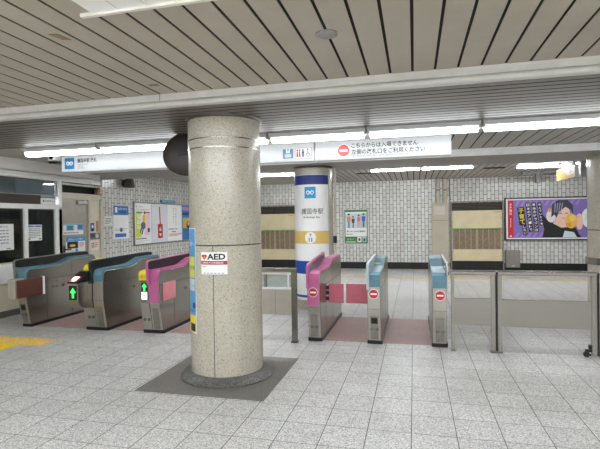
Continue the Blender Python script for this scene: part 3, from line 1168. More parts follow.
t = thing('steel_barrier', 'steel barrier with a framed glass pane, between the big column and the pink no-entry gate', 'barrier', (-1.9, YFC, 0))
mb = MB()
rail(mb, -2.62, -1.385, 0.90)
mb.build('top_rail', t)
for xa, xb in ((-1.452, -1.388), (-2.62, -2.56)):
    mb = MB()
    mb.box(xa, xb, YFC - 0.025, YFC + 0.025, 0.0, 0.856, M_STEEL, 0.003)
    mb.build('post', t)
    mb = MB()
    mb.box(xa - 0.008, xb + 0.008, YFC - 0.035, YFC + 0.035, 0.0, 0.018, M_STEELD)
    mb.build('foot_plate', t)
mb = MB()
mb.box(-2.56, -1.452, YFC - 0.012, YFC + 0.012, 0.64, 0.665, M_WHITE)
mb.box(-2.56, -1.452, YFC - 0.012, YFC + 0.012, 0.82, 0.835, M_WHITE)
for x in (-1.50, -1.80, -2.2):
    mb.box(x, x + (0.02 if x > -1.6 else 0.035), YFC - 0.012, YFC + 0.012, 0.665, 0.82, M_STEEL if x < -1.6 else M_WHITE)
mb.build('pane_frame', t)
mb = MB()
mb.box(-2.56, -1.452, YFC - 0.003, YFC + 0.003, 0.66, 0.825, M_GLASS)
mb.build('glass_pane', t)
mb = MB()
mb.box(-2.56, -1.452, YFC - 0.012, YFC + 0.012, 0.33, 0.64, col((198, 192, 180), 0.3, 0.2), 0.002)
for x in (-1.66, -1.97):
    mb.box(x, x + 0.004, YFC - 0.0135, YFC - 0.012, 0.33, 0.64, M_STEELD)
mb.build('infill_panel', t)

# ================================================================== OVERHEAD SIGNS
M_SIGNF = col((206, 208, 208), 0.3, 0, 0.01)


def light_box(name, label, x0, x1, draw):
    t = thing(name, label, 'overhead sign', ((x0 + x1) / 2, 5.55, 2.19))
    mb = MB()
    mb.box(x0, x1, 5.49, 5.61, 2.195, 2.424, col((206, 207, 206), 0.35, 0.3), 0.005)
    mb.build('housing', t)
    mb = MB()
    mb.box(x0 + 0.01, x1 - 0.01, 5.482, 5.4895, 2.208, 2.412, M_SIGNF)
    draw(mb)
    mb.build('face_panel', t)
    for x in (x0 + 0.25, x1 - 0.25):
        mb = MB()
        mb.rod((x, 5.55, 2.424), (x, 5.55, 2.4515), 0.015, M_STEELD)
        mb.build('hanger', t)
    return t


def draw_a(mb):
    S = face_front(mb, 0, 5.4815, 0)
    metro_mark(S, -4.725, 2.235, 0.155, ink((28, 122, 176)))
    S.text('護国寺駅 改札', -4.52, 2.315, 0.062, INK_K, 2, width=0.31, bold=0.012)
    S.text('Gokokuji Sta. Gate', -4.515, 2.282, 0.02, INK_GREY, 2, width=0.16)
    S.text('护国寺站', -4.515, 2.256, 0.02, INK_GREY, 2, width=0.085)
    S.text('고코쿠지역', -4.515, 2.231, 0.02, INK_GREY, 2, width=0.11)


def draw_b(mb):
    S = face_front(mb, 0, 5.4815, 0)
    # vending pictogram in blue grey
    S.rect(-1.56, 2.238, -1.43, 2.352, ink((104, 132, 164)), 1)
    S.rect(-1.535, 2.25, -1.455, 2.29, ink((190, 206, 222)), 2)
    S.rect(-1.522, 2.30, -1.47, 2.335, ink((200, 214, 228)), 2)
    S.disc(-1.512, 2.343, 0.008, INK_W, 2)
    S.disc(-1.478, 2.343, 0.008, INK_W, 2)
    # toilets board
    S.rect(-1.402, 2.228, -1.20, 2.358, INK_GREY, 1)
    S.rect(-1.398, 2.232, -1.204, 2.354, INK_W, 2)
    for cx, mt, skirt in ((-1.377, INK_RED, 1), (-1.347, INK_RED, 1), (-1.305, INK_NAVY, 0)):
        S.disc(cx, 2.332, 0.011, mt, 3)
        if skirt:
            S.poly([(cx - 0.012, 2.25), (cx + 0.012, 2.25), (cx + 0.007, 2.318), (cx - 0.007, 2.318)], mt, 3)
        else:
            S.poly([(cx - 0.008, 2.245), (cx + 0.008, 2.245), (cx + 0.015, 2.318), (cx - 0.015, 2.318)], mt, 3)
    S.disc(-1.245, 2.338, 0.009, INK_NAVY, 3)
    S.line([(-1.248, 2.325), (-1.244, 2.29), (-1.225, 2.29), (-1.215, 2.258)], 0.008, INK_NAVY, 3)
    S.line([(-1.241 + 0.023 * math.cos(a), 2.272 + 0.024 * math.sin(a)) for a in [math.radians(110 + 23 * i) for i in range(11)]], 0.006, INK_NAVY, 3)
    # no entry notice
    no_entry(S, -0.807, 2.30, 0.078, ink((222, 96, 92)))
    S.text('こちらからは入場できません', -0.715, 2.322, 0.062, INK_K, 2, width=0.765, bold=0.012)
    S.text('左側の改札口をご利用ください', -0.715, 2.247, 0.062, INK_K, 2, width=0.845, bold=0.012)
    S.text('No Entry. Use the fare gates on the left.', -0.715, 2.216, 0.024, INK_GREY, 2, width=0.68)


light_box('overhead_sign', 'long white overhead sign with a blue station mark at its office end', -4.79, -1.168, draw_a)
light_box('overhead_sign', 'white overhead sign with a red no-entry disc and two lines of black writing', -1.156, 0.418, draw_b)

# white camera beside the sign end
t = thing('security_camera', 'small white box camera with dark cables at the end of the overhead sign', 'camera', (-4.9, 5.5, 2.33))
mb = MB()
mb.box(-4.955, -4.83, 5.42, 5.62, 2.362, 2.425, M_WHITE, 0.01)
mb.rod((-4.89, 5.55, 2.425), (-4.89, 5.55, 2.4515), 0.02, M_WHITE)
mb.build('body', t)
mb = MB()
mb.rod((-4.89, 5.43, 2.395), (-4.89, 5.40, 2.395), 0.024, M_BLACK)
mb.build('lens', t)
mb = MB()
rnd = random.Random(2)
for k in range(5):
    pts = [(-4.96 + 0.03 * k + 0.02 * math.sin(i * 1.3 + k), 5.47 + 0.01 * k, 2.36 - 0.035 * abs(math.sin(i * 0.7 + k * 0.5))) for i in range(6)]
    mb.path(pts, 0.006, M_BLACK, 6)
mb.path([(-4.97 + 0.03 * i, 5.46, 2.345 - 0.012 * (i % 2)) for i in range(6)], 0.012, M_BLACK, 6)
mb.build('cable', t)

# ================================================================== COLUMN SIGNS
mb = MB()
S = face_round(mb, CX, CY, CR + 0.0015, -107.6, 0.0, 10)
WD = math.radians(43) * CR
S.rect(0, 0.998, WD, 1.203, INK_PGREY, 0)
S.rect(0.003, 1.001, WD - 0.003, 1.2, INK_W, 1)
S.rect(0.003, 1.088, WD - 0.003, 1.122, ink((172, 42, 52)), 2)
S.text('自動体外式除細動器', 0.02, 1.096, 0.018, INK_W, 3, width=0.2)
S.text('AED', 0.068, 1.133, 0.055, INK_K, 2, width=0.172, bold=0.035)
S.poly([(0.038, 1.131), (0.012, 1.158)] + [(0.026 + 0.014 * math.cos(a), 1.166 + 0.014 * math.sin(a)) for a in [PI - PI * i / 8 for i in range(9)]] + [(0.052 + 0.014 * math.cos(a), 1.166 + 0.014 * math.sin(a)) for a in [PI - PI * i / 8 for i in range(1, 9)]] + [(0.065, 1.158)], ink((190, 30, 44)), 2)
S.poly([(0.046, 1.172), (0.03, 1.152), (0.039, 1.152), (0.033, 1.138), (0.053, 1.159), (0.043, 1.159)], INK_YEL, 3)
S.text('設置場所', 0.012, 1.064, 0.012, INK_GREY, 2)
for k in range(6):
    S.rect(0.03 + 0.035 * k, 1.008, 0.05 + 0.035 * k, 1.014, INK_GREY, 2)
tag(mb.build('aed_sign', origin=(CX, CY - CR, 1.0)), 'white and red AED sign with a heart mark on the big column', 'sign')

# blue notice strip down the side of the column
M_SKY = ink((98, 164, 214))
mb = MB()
S = face_round(mb, CX, CY, CR + 0.0015, -158, 0.0, 10)
WD = math.radians(38) * CR
S.rect(0, 0.44, WD, 1.42, INK_W, 0)
S.rect(0.008, 0.448, WD - 0.008, 1.412, M_SKY, 1)
S.rect(0.02, 0.955, WD - 0.02, 1.155, ink((222, 220, 92)), 2)
S.rect(0.02, 0.835, WD - 0.02, 0.945, ink((214, 226, 234)), 2)
S.rect(0.008, 0.448, WD - 0.008, 0.61, ink((240, 218, 70)), 2)
S.rect(0.1, 0.46, WD - 0.02, 0.53, INK_K, 3)
S.text('お客様へ', 0.06, 1.25, 0.045, INK_W, 2, width=0.15)
S.text('精算機', 0.1, 1.03, 0.04, INK_NAVY, 3, width=0.11)
S.text('きっぷ', 0.1, 0.87, 0.03, INK_NAVY, 3, width=0.11)
S.disc(0.19, 0.70, 0.03, INK_NAVY, 2)
S.text('Information', 0.06, 0.64, 0.025, INK_NAVY, 2, width=0.15)
tag(mb.build('notice_strip', origin=(CX - CR, CY, 0.44)), 'tall sky blue and yellow notice strip wrapped on the side of the big column', 'notice')

# station name sheet on the far column
mb = MB()
S = face_round(mb, C2X, C2Y, C2R + 0.003, -160, 0.0, 22)
WD = math.radians(131) * C2R
um = math.radians(160 - 82) * C2R - 0.022      # u of the axis facing the viewer
S.rect(0, 0.15, WD, 2.225, INK_W, 0)
S.rect(0, 2.065, WD, 2.22, ink((40, 56, 132)), 1)
metro_mark(S, um - 0.105, 1.835, 0.19, ink((40, 158, 214)))
S.text('護国寺駅', um - 0.165, 1.575, 0.095, INK_K, 2, width=0.37)
S.text('Gokokuji Sta.', um - 0.135, 1.50, 0.04, INK_K, 2, width=0.29, bold=0.01)
S.rect(0, 1.085, WD, 1.297, ink((224, 190, 108)), 1)
S.disc(um - 0.012, 1.187, 0.094, INK_W, 2)
S.text('Y', um - 0.012, 1.205, 0.05, INK_K, 3, align='C', bold=0.03)
S.text('11', um - 0.012, 1.12, 0.065, INK_K, 3, align='C', bold=0.04)
S.rect(0, 0.585, WD, 0.80, ink((34, 84, 176)), 1)
S.rect(0, 0.195, WD, 0.235, ink((34, 84, 176)), 1)
S.rect(um - 0.02, 0.68, um + 0.02, 0.73, INK_W, 2)
tag(mb.build('station_name_sheet', origin=(C2X, C2Y - C2R, 0.15)), 'white station name sheet with blue bands and a gold Y 11 band', 'sign')

# convex mirror seen from behind
t = thing('convex_mirror', 'dark brown back of a round convex mirror mounted high behind the big column', 'mirror', (-2.4, 4.6, 2.24))
Mt = Matrix.Translation((-2.40, 4.68, 2.24)) @ Matrix.Rotation(math.radians(-14), 4, 'Y') @ Matrix.Rotation(math.radians(14), 4, 'Z')
M_BROWN = col((54, 47, 43), 0.45)
mb = MB()
rings = []
for r, y in ((0.005, -0.055), (0.10, -0.048), (0.19, -0.03), (0.235, -0.012), (0.25, 0.0), (0.25, 0.015), (0.235, 0.02)):
    rings.append([tuple(Mt @ Vector((r * 1.22 * math.cos(2 * PI * i / 48), y, r * math.sin(2 * PI * i / 48)))) for i in range(48)])
mb._solid(rings, M_BROWN, smooth=True)
mb.build('back_shell', t)
mb = MB()
rings = []
for r, y in ((0.235, 0.0205), (0.16, 0.05), (0.08, 0.064), (0.003, 0.068)):
    rings.append([tuple(Mt @ Vector((r * 1.2 * math.cos(2 * PI * i / 48), y, r * math.sin(2 * PI * i / 48)))) for i in range(48)])
mb._solid(rings, col((220, 222, 224), 0.04, 1.0, 0.0), smooth=True)
mb.build('mirror_face', t)
mb = MB()
mb.path([Mt @ Vector((-0.12, -0.055, 0.0)), Mt @ Vector((0.05, -0.075, -0.01)), (-2.2, 4.53, 2.2), (-2.07, 4.42, 2.2)], 0.014, M_BLACK)
mb.build('arm', t)

# ceiling bits
mb = MB()
mb.lathe([(0.062, 2.53), (0.062, 2.522), (0.05, 2.516)], -0.468, 2.58, col((150, 146, 142), 0.5), 32)
tag(mb.build('ceiling_speaker'), 'small round grey disc on the beige ceiling slats', 'ceiling speaker')
mb = MB()
mb.prism([(-1.955, 2.16), (-1.905, 2.17), (-1.89, 2.262), (-1.935, 2.252)], 'Z', 2.5275, 2.5295, col((146, 122, 96), 0.7))
tag(mb.build('tape_patch'), 'brown tape patch stuck on the beige ceiling slats nearest the white panel', 'tape')
mb = MB()
mb.prism([(-1.96, 3.155), (-1.885, 3.155), (-1.885, 3.195), (-1.96, 3.195)], 'Z', 2.5275, 2.5295, col((136, 120, 102), 0.7))
tag(mb.build('tape_patch'), 'small tape patch on the beige ceiling slats close to the pale beam', 'tape')

# ================================================================== TACTILE PAVING
M_TACT = col((246, 204, 104), 0.55, var=0.12, scale=14)
M_TACT2 = col((252, 212, 40), 0.55, var=0.08, scale=14)
YT = 4.655


def tactile(x0, y0, label, dots=True, wd=0.30):
    mt = M_TACT if dots else M_TACT2
    mb = MB()
    mb.box(x0, x0 + wd, y0, y0 + 0.30, 0.0005, 0.004, mt)
    if dots:
        for i in range(5):
            for j in range(5):
                x, y = x0 + 0.03 + 0.06 * i, y0 + 0.03 + 0.06 * j
                if x < x0 + wd - 0.01:
                    mb.rod((x, y, 0.004), (x, y, 0.0085), 0.013, mt, 8, 0.008)
    else:
        for i in range(4):
            x = x0 + 0.04 + 0.0735 * i
            mb.box(x - 0.014, x + 0.014, y0 + 0.01, y0 + 0.29, 0.004, 0.0085, mt)
    return tag(mb.build('tactile_tile'), label, 'tactile tile', 'yellow tactile tiles by the gates')


names = ['yellow dotted tactile tile at the tip of the strip in front of the arrow gates',
         'yellow dotted tactile tile second from the tip of the strip',
         'yellow dotted tactile tile third from the tip, above the ribbed ones',
         'yellow dotted tactile tile fourth from the tip, near the picture edge',
         'yellow dotted tactile tile outside the frame at the office wall']
for i in range(5):
    tactile(-4.735 - 0.30 * i, YT, names[i])
for j in range(2):
    tactile(-5.035, YT - 0.302 - 0.30 * j, ['bright yellow ribbed tactile tile joining the dotted strip', 'bright yellow ribbed tactile tile outside the picture edge'][j], False)
mb = MB()
mb.box(-4.5, 6.0, 11.7, 11.9, 0.0, 0.004, col((214, 190, 134), 0.55))
struct('trim_10', mb, 'long pale yellow tactile strip across the floor of the far hall', 'floor marking')

# ================================================================== BACK WALL
M_WOOD = col((138, 120, 98), 0.6, 0, 0.25, 30)
M_NICHE = col((222, 208, 170), 0.55, 0, 0.06, 3)


def kiosk(x0, x1, label):
    t = thing('closed_counter', label, 'closed counter', ((x0 + x1) / 2, YB - 0.05, 0), 'closed counters in the tiled wall')
    y = YB - 0.03
    mb = MB()
    mb.box(x0, x1, y, YB - 0.001, 1.68, 1.905, M_BLACKM)
    mb.build('vent_recess', t)
    mb = MB()
    for i in range(5):
        z = 1.70 + 0.042 * i
        mb.prism([(y - 0.03, z), (y - 0.001, z + 0.022), (y - 0.001, z + 0.027), (y - 0.03, z + 0.005)], 'X', x0 + 0.03, x1 - 0.03, col((96, 90, 80), 0.5))
    mb.box((x0 + x1) / 2 - 0.008, (x0 + x1) / 2 + 0.008, y - 0.035, y - 0.03, 1.69, 1.9, col((52, 48, 44), 0.5))
    mb.build('louvre', t)
    mb = MB()
    mb.box(x0 + 0.03, x1 - 0.03, y - 0.02, YB - 0.001, 1.155, 1.68, M_NICHE)
    mb.box(x0 + 0.03, x1 - 0.03, y - 0.02, YB - 0.001, 0.255, 0.58, M_NICHE)
    mb.build('cream_panel', t)
    mb = MB()
    mb.box(x0 + 0.03, x1 - 0.03, y, YB - 0.001, 0.58, 1.155, M_WOOD)
    n = 8
    for i in range(n + 1):
        x = x0 + 0.05 + (x1 - x0 - 0.1) * i / n
        wd = 0.03 if i == n // 2 else 0.011
        mb.box(x - wd, x + wd, y - 0.02, y, 0.58, 1.155, col((176, 158, 124), 0.6, 0, 0.1, 20))
    mb.build('lattice_panel', t)
    mb = MB()
    mb.box(x0, x1, y - 0.05, YB - 0.021, 0.0, 0.25, M_BLACKM)
    mb.build('base', t)
    mb = MB()
    mb.path([(x0 - 0.04 + (x1 - x0 + 0.07) * i / 8, y - 0.06, 1.18 - 0.012 * math.sin(PI * i / 8)) for i in range(9)], 0.012, ink((150, 200, 120)), 6)
    mb.build('green_cord', t)
    mb = MB()
    for a in ((x0 - 0.045, x0, 0.0, 1.91), (x1, x1 + 0.03, 0.0, 1.91), (x0 - 0.045, x1 + 0.03, 1.91, 1.95)):
        mb.box(a[0], a[1], YB - 0.06, YB - 0.001, a[2], a[3], col((150, 142, 128), 0.5, 0.2))
    mb.build('surround', t)
    mb = MB()
    S = face_front(mb, x0, y - 0.0205, 0)
    S.text('ご利用案内', x1 - x0 - 0.26, 1.615, 0.03, INK_K, 1, width=0.2)
    mb.build('lettering', t)
    return t


kiosk(1.04, 2.39, 'closed cream counter with a dark louvre between the two pipes and the purple billboard')
kiosk(-4.93, -3.56, 'closed cream counter with a dark louvre seen between the big column and the name-sheet column')

t = thing('pipe_casing', 'beige boxed casing on the tiled wall below the two upright pipes', 'pipe casing', (0.72, YB, 0))
mb = MB()
mb.box(0.49, 0.955, YB - 0.16, YB - 0.021, 0.0, 1.918, col((188, 178, 158), 0.6, 0, 0.08, 3), 0.006)
mb.box(0.49, 0.955, YB - 0.1605, YB - 0.159, 1.41, 1.416, M_NEARBLACK)
mb.build('casing', t)
mb = MB()
mb.box(0.55, 0.85, YB - 0.163, YB - 0.1605, 1.58, 1.82, col((206, 200, 188), 0.6))
mb.build('paper_patch', t)
for i, x in enumerate((0.675, 0.868)):
    mb = MB()
    mb.rod((x, YB - 0.09, 1.9185), (x, YB - 0.09, 2.598), 0.052, col((196, 186, 164), 0.45), 24)
    for z in (2.28,):
        mb.rod((x, YB - 0.09, z - 0.015), (x, YB - 0.09, z + 0.015), 0.057, M_STEELD, 24)
    tag(mb.build('wall_pipe'), ['upright beige pipe above the boxed casing, the one over its middle', 'upright beige pipe above the boxed casing, the one close to the louvred counter'][i], 'pipe')
mb = MB()
mb.path([(0.99, YB - 0.05, 2.59), (0.985, YB - 0.06, 2.3), (1.0, YB - 0.05, 2.0), (0.99, YB - 0.06, 1.96)], 0.012, M_BLACK)
tag(mb.build('cable'), 'black cable running down the tiled wall beside the beige pipes', 'cable')

t = thing('utility_box', 'dull grey metal box on the tiled wall below the purple billboard', 'utility box', (2.63, YB, 0.08))
mb = MB()
mb.box(2.45, 2.82, YB - 0.12, YB - 0.021, 0.08, 0.56, col((136, 132, 124), 0.4, 0.6), 0.006)
mb.build('housing', t)
mb = MB()
mb.box(2.47, 2.80, YB - 0.126, YB - 0.1205, 0.10, 0.54, col((146, 142, 134), 0.4, 0.6))
mb.build('door', t)
mb = MB()
mb.box(2.60, 2.68, YB - 0.13, YB - 0.1265, 0.12, 0.135, M_WHITE)
mb.rod((2.49, YB - 0.127, 0.42), (2.49, YB - 0.14, 0.42), 0.02, M_STEEL, 12)
mb.build('latch', t)


def frame4(mb, x0, x1, z0, z1, d, y0, y1, mt):
    mb.box(x0, x1, y0, y1, z0, z0 + d, mt)
    mb.box(x0, x1, y0, y1, z1 - d, z1, mt)
    mb.box(x0, x0 + d, y0, y1, z0 + d, z1 - d, mt)
    mb.box(x1 - d, x1, y0, y1, z0 + d, z1 - d, mt)


# green framed poster
t = thing('wall_poster', 'green-framed poster of four standing figures on the tiled back wall', 'poster', (-1.7, YB, 0.72))
x0, x1, z0, z1 = -2.075, -1.325, 0.72, 1.79
mb = MB()
frame4(mb, x0, x1, z0, z1, 0.03, YB - 0.035, YB - 0.001, col((206, 212, 204), 0.4))
mb.build('frame', t)
mb = MB()
mb.box(x0 + 0.03, x1 - 0.03, YB - 0.02, YB - 0.001, z0 + 0.03, z1 - 0.03, INK_W)
S = face_front(mb, x0, YB - 0.021, z0)
W, Hh = x1 - x0, z1 - z0
S.rect(0.03, Hh - 0.09, W - 0.03, Hh - 0.03, INK_GREEN, 1)
S.rect(0.03, 0.03, 0.055, Hh - 0.03, INK_GREEN, 1)
S.rect(W - 0.055, 0.03, W - 0.03, Hh - 0.03, INK_GREEN, 1)
S.rect(0.03, 0.03, W - 0.03, 0.24, INK_GREEN, 1)
S.rect(0.06, 0.5, 0.40, 0.93, ink((214, 222, 232)), 1)
S.rect(0.40, 0.5, W - 0.06, 0.93, ink((196, 204, 214)), 1)


def figure(S, u, v, h, hair, top, low):
    skin = ink((232, 190, 160))
    S.rect(u - 0.05 * h, v, u - 0.005 * h, v + 0.46 * h, low, 2)
    S.rect(u + 0.005 * h, v, u + 0.05 * h, v + 0.46 * h, low, 2)
    S.poly([(u - 0.11 * h, v + 0.42 * h), (u + 0.11 * h, v + 0.42 * h), (u + 0.13 * h, v + 0.78 * h), (u - 0.13 * h, v + 0.78 * h)], top, 3)
    S.disc(u, v + 0.88 * h, 0.075 * h, skin, 4, 0.09 * h, 14)
    S.disc(u, v + 0.93 * h, 0.08 * h, hair, 5, 0.06 * h, 14)


figure(S, 0.16, 0.50, 0.44, INK_K, ink((228, 150, 120)), ink((56, 96, 150)))
figure(S, 0.29, 0.50, 0.36, ink((80, 50, 36)), ink((90, 70, 50)), ink((60, 50, 46)))
figure(S, 0.46, 0.54, 0.36, ink((70, 44, 40)), ink((214, 120, 150)), ink((214, 180, 150)))
figure(S, 0.60, 0.52, 0.42, INK_K, ink((70, 110, 190)), ink((34, 44, 80)))
S.text('思いやりのある乗車を', 0.09, 0.37, 0.05, INK_K, 2, width=0.56, bold=0.02)
lines(S, 0.08, 0.29, 0.4, 0.33, 1, INK_GREY, 2, seed=3)
S.rect(0.07, 0.06, 0.36, 0.1, INK_PGREY, 2)
S.text('マナー', 0.1, 0.13, 0.05, INK_W, 2, width=0.2)
S.rect(0.41, 0.07, 0.53, 0.23, INK_W, 2)
S.rect(0.56, 0.07, 0.68, 0.23, ink((180, 210, 220)), 2)
S.disc(0.47, 0.15, 0.035, INK_RED, 3, 0.05)
S.disc(0.62, 0.14, 0.035, ink((60, 96, 120)), 3, 0.05)
mb.build('sheet', t)

# purple billboard
t = thing('billboard', 'wide purple billboard with a red strip, slanted black writing and a drawn dark-haired figure', 'billboard', (3.49, YB, 0.82))
x0, x1, z0, z1 = 2.44, 4.62, 0.83, 2.01
mb = MB()
frame4(mb, x0, x1, z0, z1, 0.035, YB - 0.09, YB - 0.001, col((70, 68, 68), 0.4, 0.5))
mb.build('frame', t)
mb = MB()
mb.box(x0 + 0.03, x1 - 0.03, YB - 0.07, YB - 0.001, z0 + 0.03, z1 - 0.03, INK_W)
S = face_front(mb, x0, YB - 0.071, z0)
W, Hh = x1 - x0, z1 - z0
PUR, PUR2 = ink((136, 112, 186)), ink((160, 136, 206))
S.rect(0.08, 0.07, W - 0.08, Hh - 0.07, PUR, 1)
for k in range(14):
    u = 0.25 + k * 0.15
    if u + 0.2 < W - 0.08:
        S.poly([(u, Hh - 0.23), (u + 0.07, Hh - 0.23), (u + 0.15, Hh - 0.09), (u + 0.08, Hh - 0.09)], PUR2, 2)
        S.poly([(u, 0.09), (u + 0.07, 0.09), (u + 0.15, 0.21), (u + 0.08, 0.21)], PUR2, 2)
S.rect(0.08, 0.07, 0.23, Hh - 0.07, ink((204, 34, 54)), 2)
for k, ch in enumerate('タテヨミ'):
    S.text(ch, 0.12, Hh - 0.22 - 0.085 * k, 0.065, INK_W, 3, width=0.065, bold=0.02)
S.poly([(0.125, 0.1), (0.185, 0.1), (0.155, 0.16)], INK_W, 3)
lines(S, 0.145, 0.35, 0.165, 0.62, 9, INK_W, 3, seed=6)


def tilted(S, s, u, v, step, size, ang, back, inkm, l=3):
    """a column of upright writing on a leaning dark strip"""
    ca, sa = math.cos(ang), math.sin(ang)
    n = len(s)
    pts = [(-0.02, -step * n + step - 0.02), (size + 0.02, -step * n + step - 0.02), (size + 0.02, size + 0.03), (-0.02, size + 0.03)]
    S.poly([(u + a * ca - b * sa, v + a * sa + b * ca) for a, b in pts], back, l)
    Q = Surf(S.mb, lambda a, b, h: S.fn(u + a * ca - b * sa, v + a * sa + b * ca, h))
    for k, ch in enumerate(s):
        if ch != ' ':
            Q.text(ch, 0, -step * k, size, inkm, l + 1, width=size, bold=0.02)


YELW = ink((250, 226, 60))
tilted(S, '子育て', 0.36, 0.74, 0.155, 0.135, 0.12, INK_K, YELW)
tilted(S, 'しない', 0.47, 0.34, 0.085, 0.07, 0.12, INK_K, INK_W)
tilted(S, '日本のアパートで', 0.56, 0.93, 0.098, 0.075, 0.11, INK_K, INK_W)
tilted(S, '最強のドラゴンは', 0.71, 0.93, 0.098, 0.075, 0.10, INK_K, INK_W)
tilted(S, '住んでいた小竜', 0.86, 0.95, 0.088, 0.06, 0.09, INK_K, INK_W)
# plain drawn figure: dark hair, open black jacket, orange bundle
SK, SKD = ink((244, 206, 186)), ink((228, 176, 158))
S.poly([(0.95, 0.08), (1.0, 0.30), (0.9, 0.78), (1.12, 0.5), (1.32, 0.42), (1.75, 0.36), (1.9, 0.08)], INK_K, 3)
S.disc(1.17, 0.66, 0.12, ink((242, 232, 226)), 3, 0.17)
S.disc(1.15, 0.82, 0.06, ink((232, 170, 70)), 4, 0.05)
S.poly([(1.22, 0.46), (1.3, 0.62), (1.42, 0.58), (1.60, 0.52), (1.62, 0.36), (1.42, 0.34)], SK, 4)
S.disc(1.47, 0.72, 0.17, SK, 5, 0.20)
S.poly([(1.17, 0.62), (1.20, 0.98), (1.36, 1.09), (1.58, 1.09), (1.70, 0.95), (1.72, 0.70), (1.64, 0.84), (1.52, 0.90), (1.38, 0.78), (1.30, 0.62), (1.25, 0.70)], ink((56, 54, 74)), 6)
for k in range(4):
    S.poly([(1.26 + 0.06 * k, 1.0), (1.29 + 0.06 * k, 1.02), (1.27 + 0.05 * k, 0.76), (1.25 + 0.05 * k, 0.74)], ink((150, 160, 180)), 7)
S.line([(1.36, 0.735), (1.44, 0.725)], 0.018, INK_K, 6)
S.line([(1.51, 0.725), (1.59, 0.735)], 0.018, INK_K, 6)
S.line([(1.44, 0.60), (1.51, 0.60)], 0.012, ink((180, 100, 96)), 6)
S.disc(1.66, 0.52, 0.15, ink((244, 190, 80)), 7, 0.20)
S.disc(1.70, 0.60, 0.08, ink((250, 218, 120)), 8, 0.09)
S.disc(1.60, 0.42, 0.07, ink((232, 158, 60)), 8, 0.06)
S.disc(1.86, 0.50, 0.09, SK, 6, 0.22)
S.line([(1.76, 0.66), (1.84, 0.62)], 0.04, SKD, 8)
S.poly([(1.45, 0.08), (1.50, 0.26), (1.72, 0.22), (1.80, 0.08)], ink((214, 226, 232)), 8)
S.disc(2.08, 0.60, 0.17, INK_W, 5, 0.26)
for k in range(3):
    lines(S, 2.0 + 0.06 * k, 0.5, 2.03 + 0.06 * k, 0.72, 6, INK_PGREY, 6, seed=9 + k)
mb.build('sheet', t)

# hanging yellow sign and its bracket
t = thing('hanging_sign', 'small yellow and white hanging sign seen at a slant beside the picture-edge column', 'hanging sign', (3.0, 10.3, 2.23))
mb = MB()
mb.box(2.965, 3.035, 9.76, 10.92, 2.225, 2.46, M_WHITE, 0.006)
mb.build('housing', t)
mb = MB()
S = Surf(mb, lambda u, v, l: (2.964 - l, 10.92 - u, 2.225 + v))
S.rect(0.02, 0.012, 1.14, 0.223, ink((236, 196, 110)), 0)
S.poly([(0.35, 0.223), (1.14, 0.223), (1.14, 0.08), (0.75, 0.06)], ink((240, 238, 230)), 1)
S.text('出口', 0.85, 0.10, 0.08, INK_K, 2, width=0.2)
mb.build('face_panel', t)
for y in (9.9, 10.8):
    mb = MB()
    mb.rod((3.0, y, 2.46), (3.0, y, 2.5995), 0.014, M_STEELD)
    mb.build('hanger', t)
t = thing('sign_bracket', 'grey post hanging from the ceiling at the near end of the yellow sign', 'bracket', (3.0, 9.5, 2.2))
mb = MB()
mb.box(2.965, 3.065, 9.44, 9.54, 2.20, 2.5995, col((158, 158, 156), 0.4, 0.4))
mb.build('post', t)
t = thing('ceiling_bracket', 'dark grey T-shaped bracket hanging from the ceiling in front of the purple billboard', 'bracket', (3.0, 12.35, 2.3))
mb = MB()
mb.box(2.58, 3.9, 12.3, 12.4, 2.52, 2.57, col((84, 84, 83), 0.5))
mb.rod((3.0, 12.35, 2.57), (3.0, 12.35, 2.5995), 0.02, M_STEELD)
mb.build('bar', t)
mb = MB()
mb.box(2.89, 2.985, 12.3, 12.4, 2.296, 2.52, col((84, 84, 83), 0.5))
mb.build('stem', t)
for x0, x1, y, lb in ((1.55, 2.0, 11.1, 'dark ceiling vent between two far-hall lamps'), (-1.35, -0.95, 11.2, 'dark ceiling vent near the lamp over the green-framed poster')):
    mb = MB()
    mb.box(x0, x1, y, y + 0.22, 2.592, 2.5995, M_BLACKM)
    for k in range(4):
        mb.box(x0 + 0.02, x1 - 0.02, y + 0.03 + 0.05 * k, y + 0.045 + 0.05 * k, 2.586, 2.592, col((60, 58, 56), 0.5))
    tag(mb.build('ceiling_vent'), lb, 'vent')

# ================================================================== SIDE WALL POSTERS
XW = XL
t = thing('poster_board', 'long framed board of four posters on the tiled side wall', 'poster board', (XW, 10.9, 0.95))
y0, y1, z0, z1 = 9.48, 12.45, 0.94, 1.965
mb = MB()
d = 0.02
for a in ((y0, y1, z0, z0 + d), (y0, y1, z1 - d, z1), (y0, y0 + d, z0, z1), (y1 - d, y1, z0, z1)):
    mb.box(XW + 0.001, XW + 0.04, *a, col((150, 150, 148), 0.35, 0.6))
mb.box(XW + 0.001, XW + 0.02, y0 + d, y1 - d, z0 + d, z1 - d, col((196, 198, 200), 0.4))
mb.build('frame', t)
ph = z1 - z0 - 0.06


def panel(a, b):
    mb = MB()
    mb.box(XW + 0.0205, XW + 0.024, a, b, z0 + 0.03, z1 - 0.03, INK_W)
    return mb, face_side(mb, XW + 0.0245, a, z0 + 0.03)


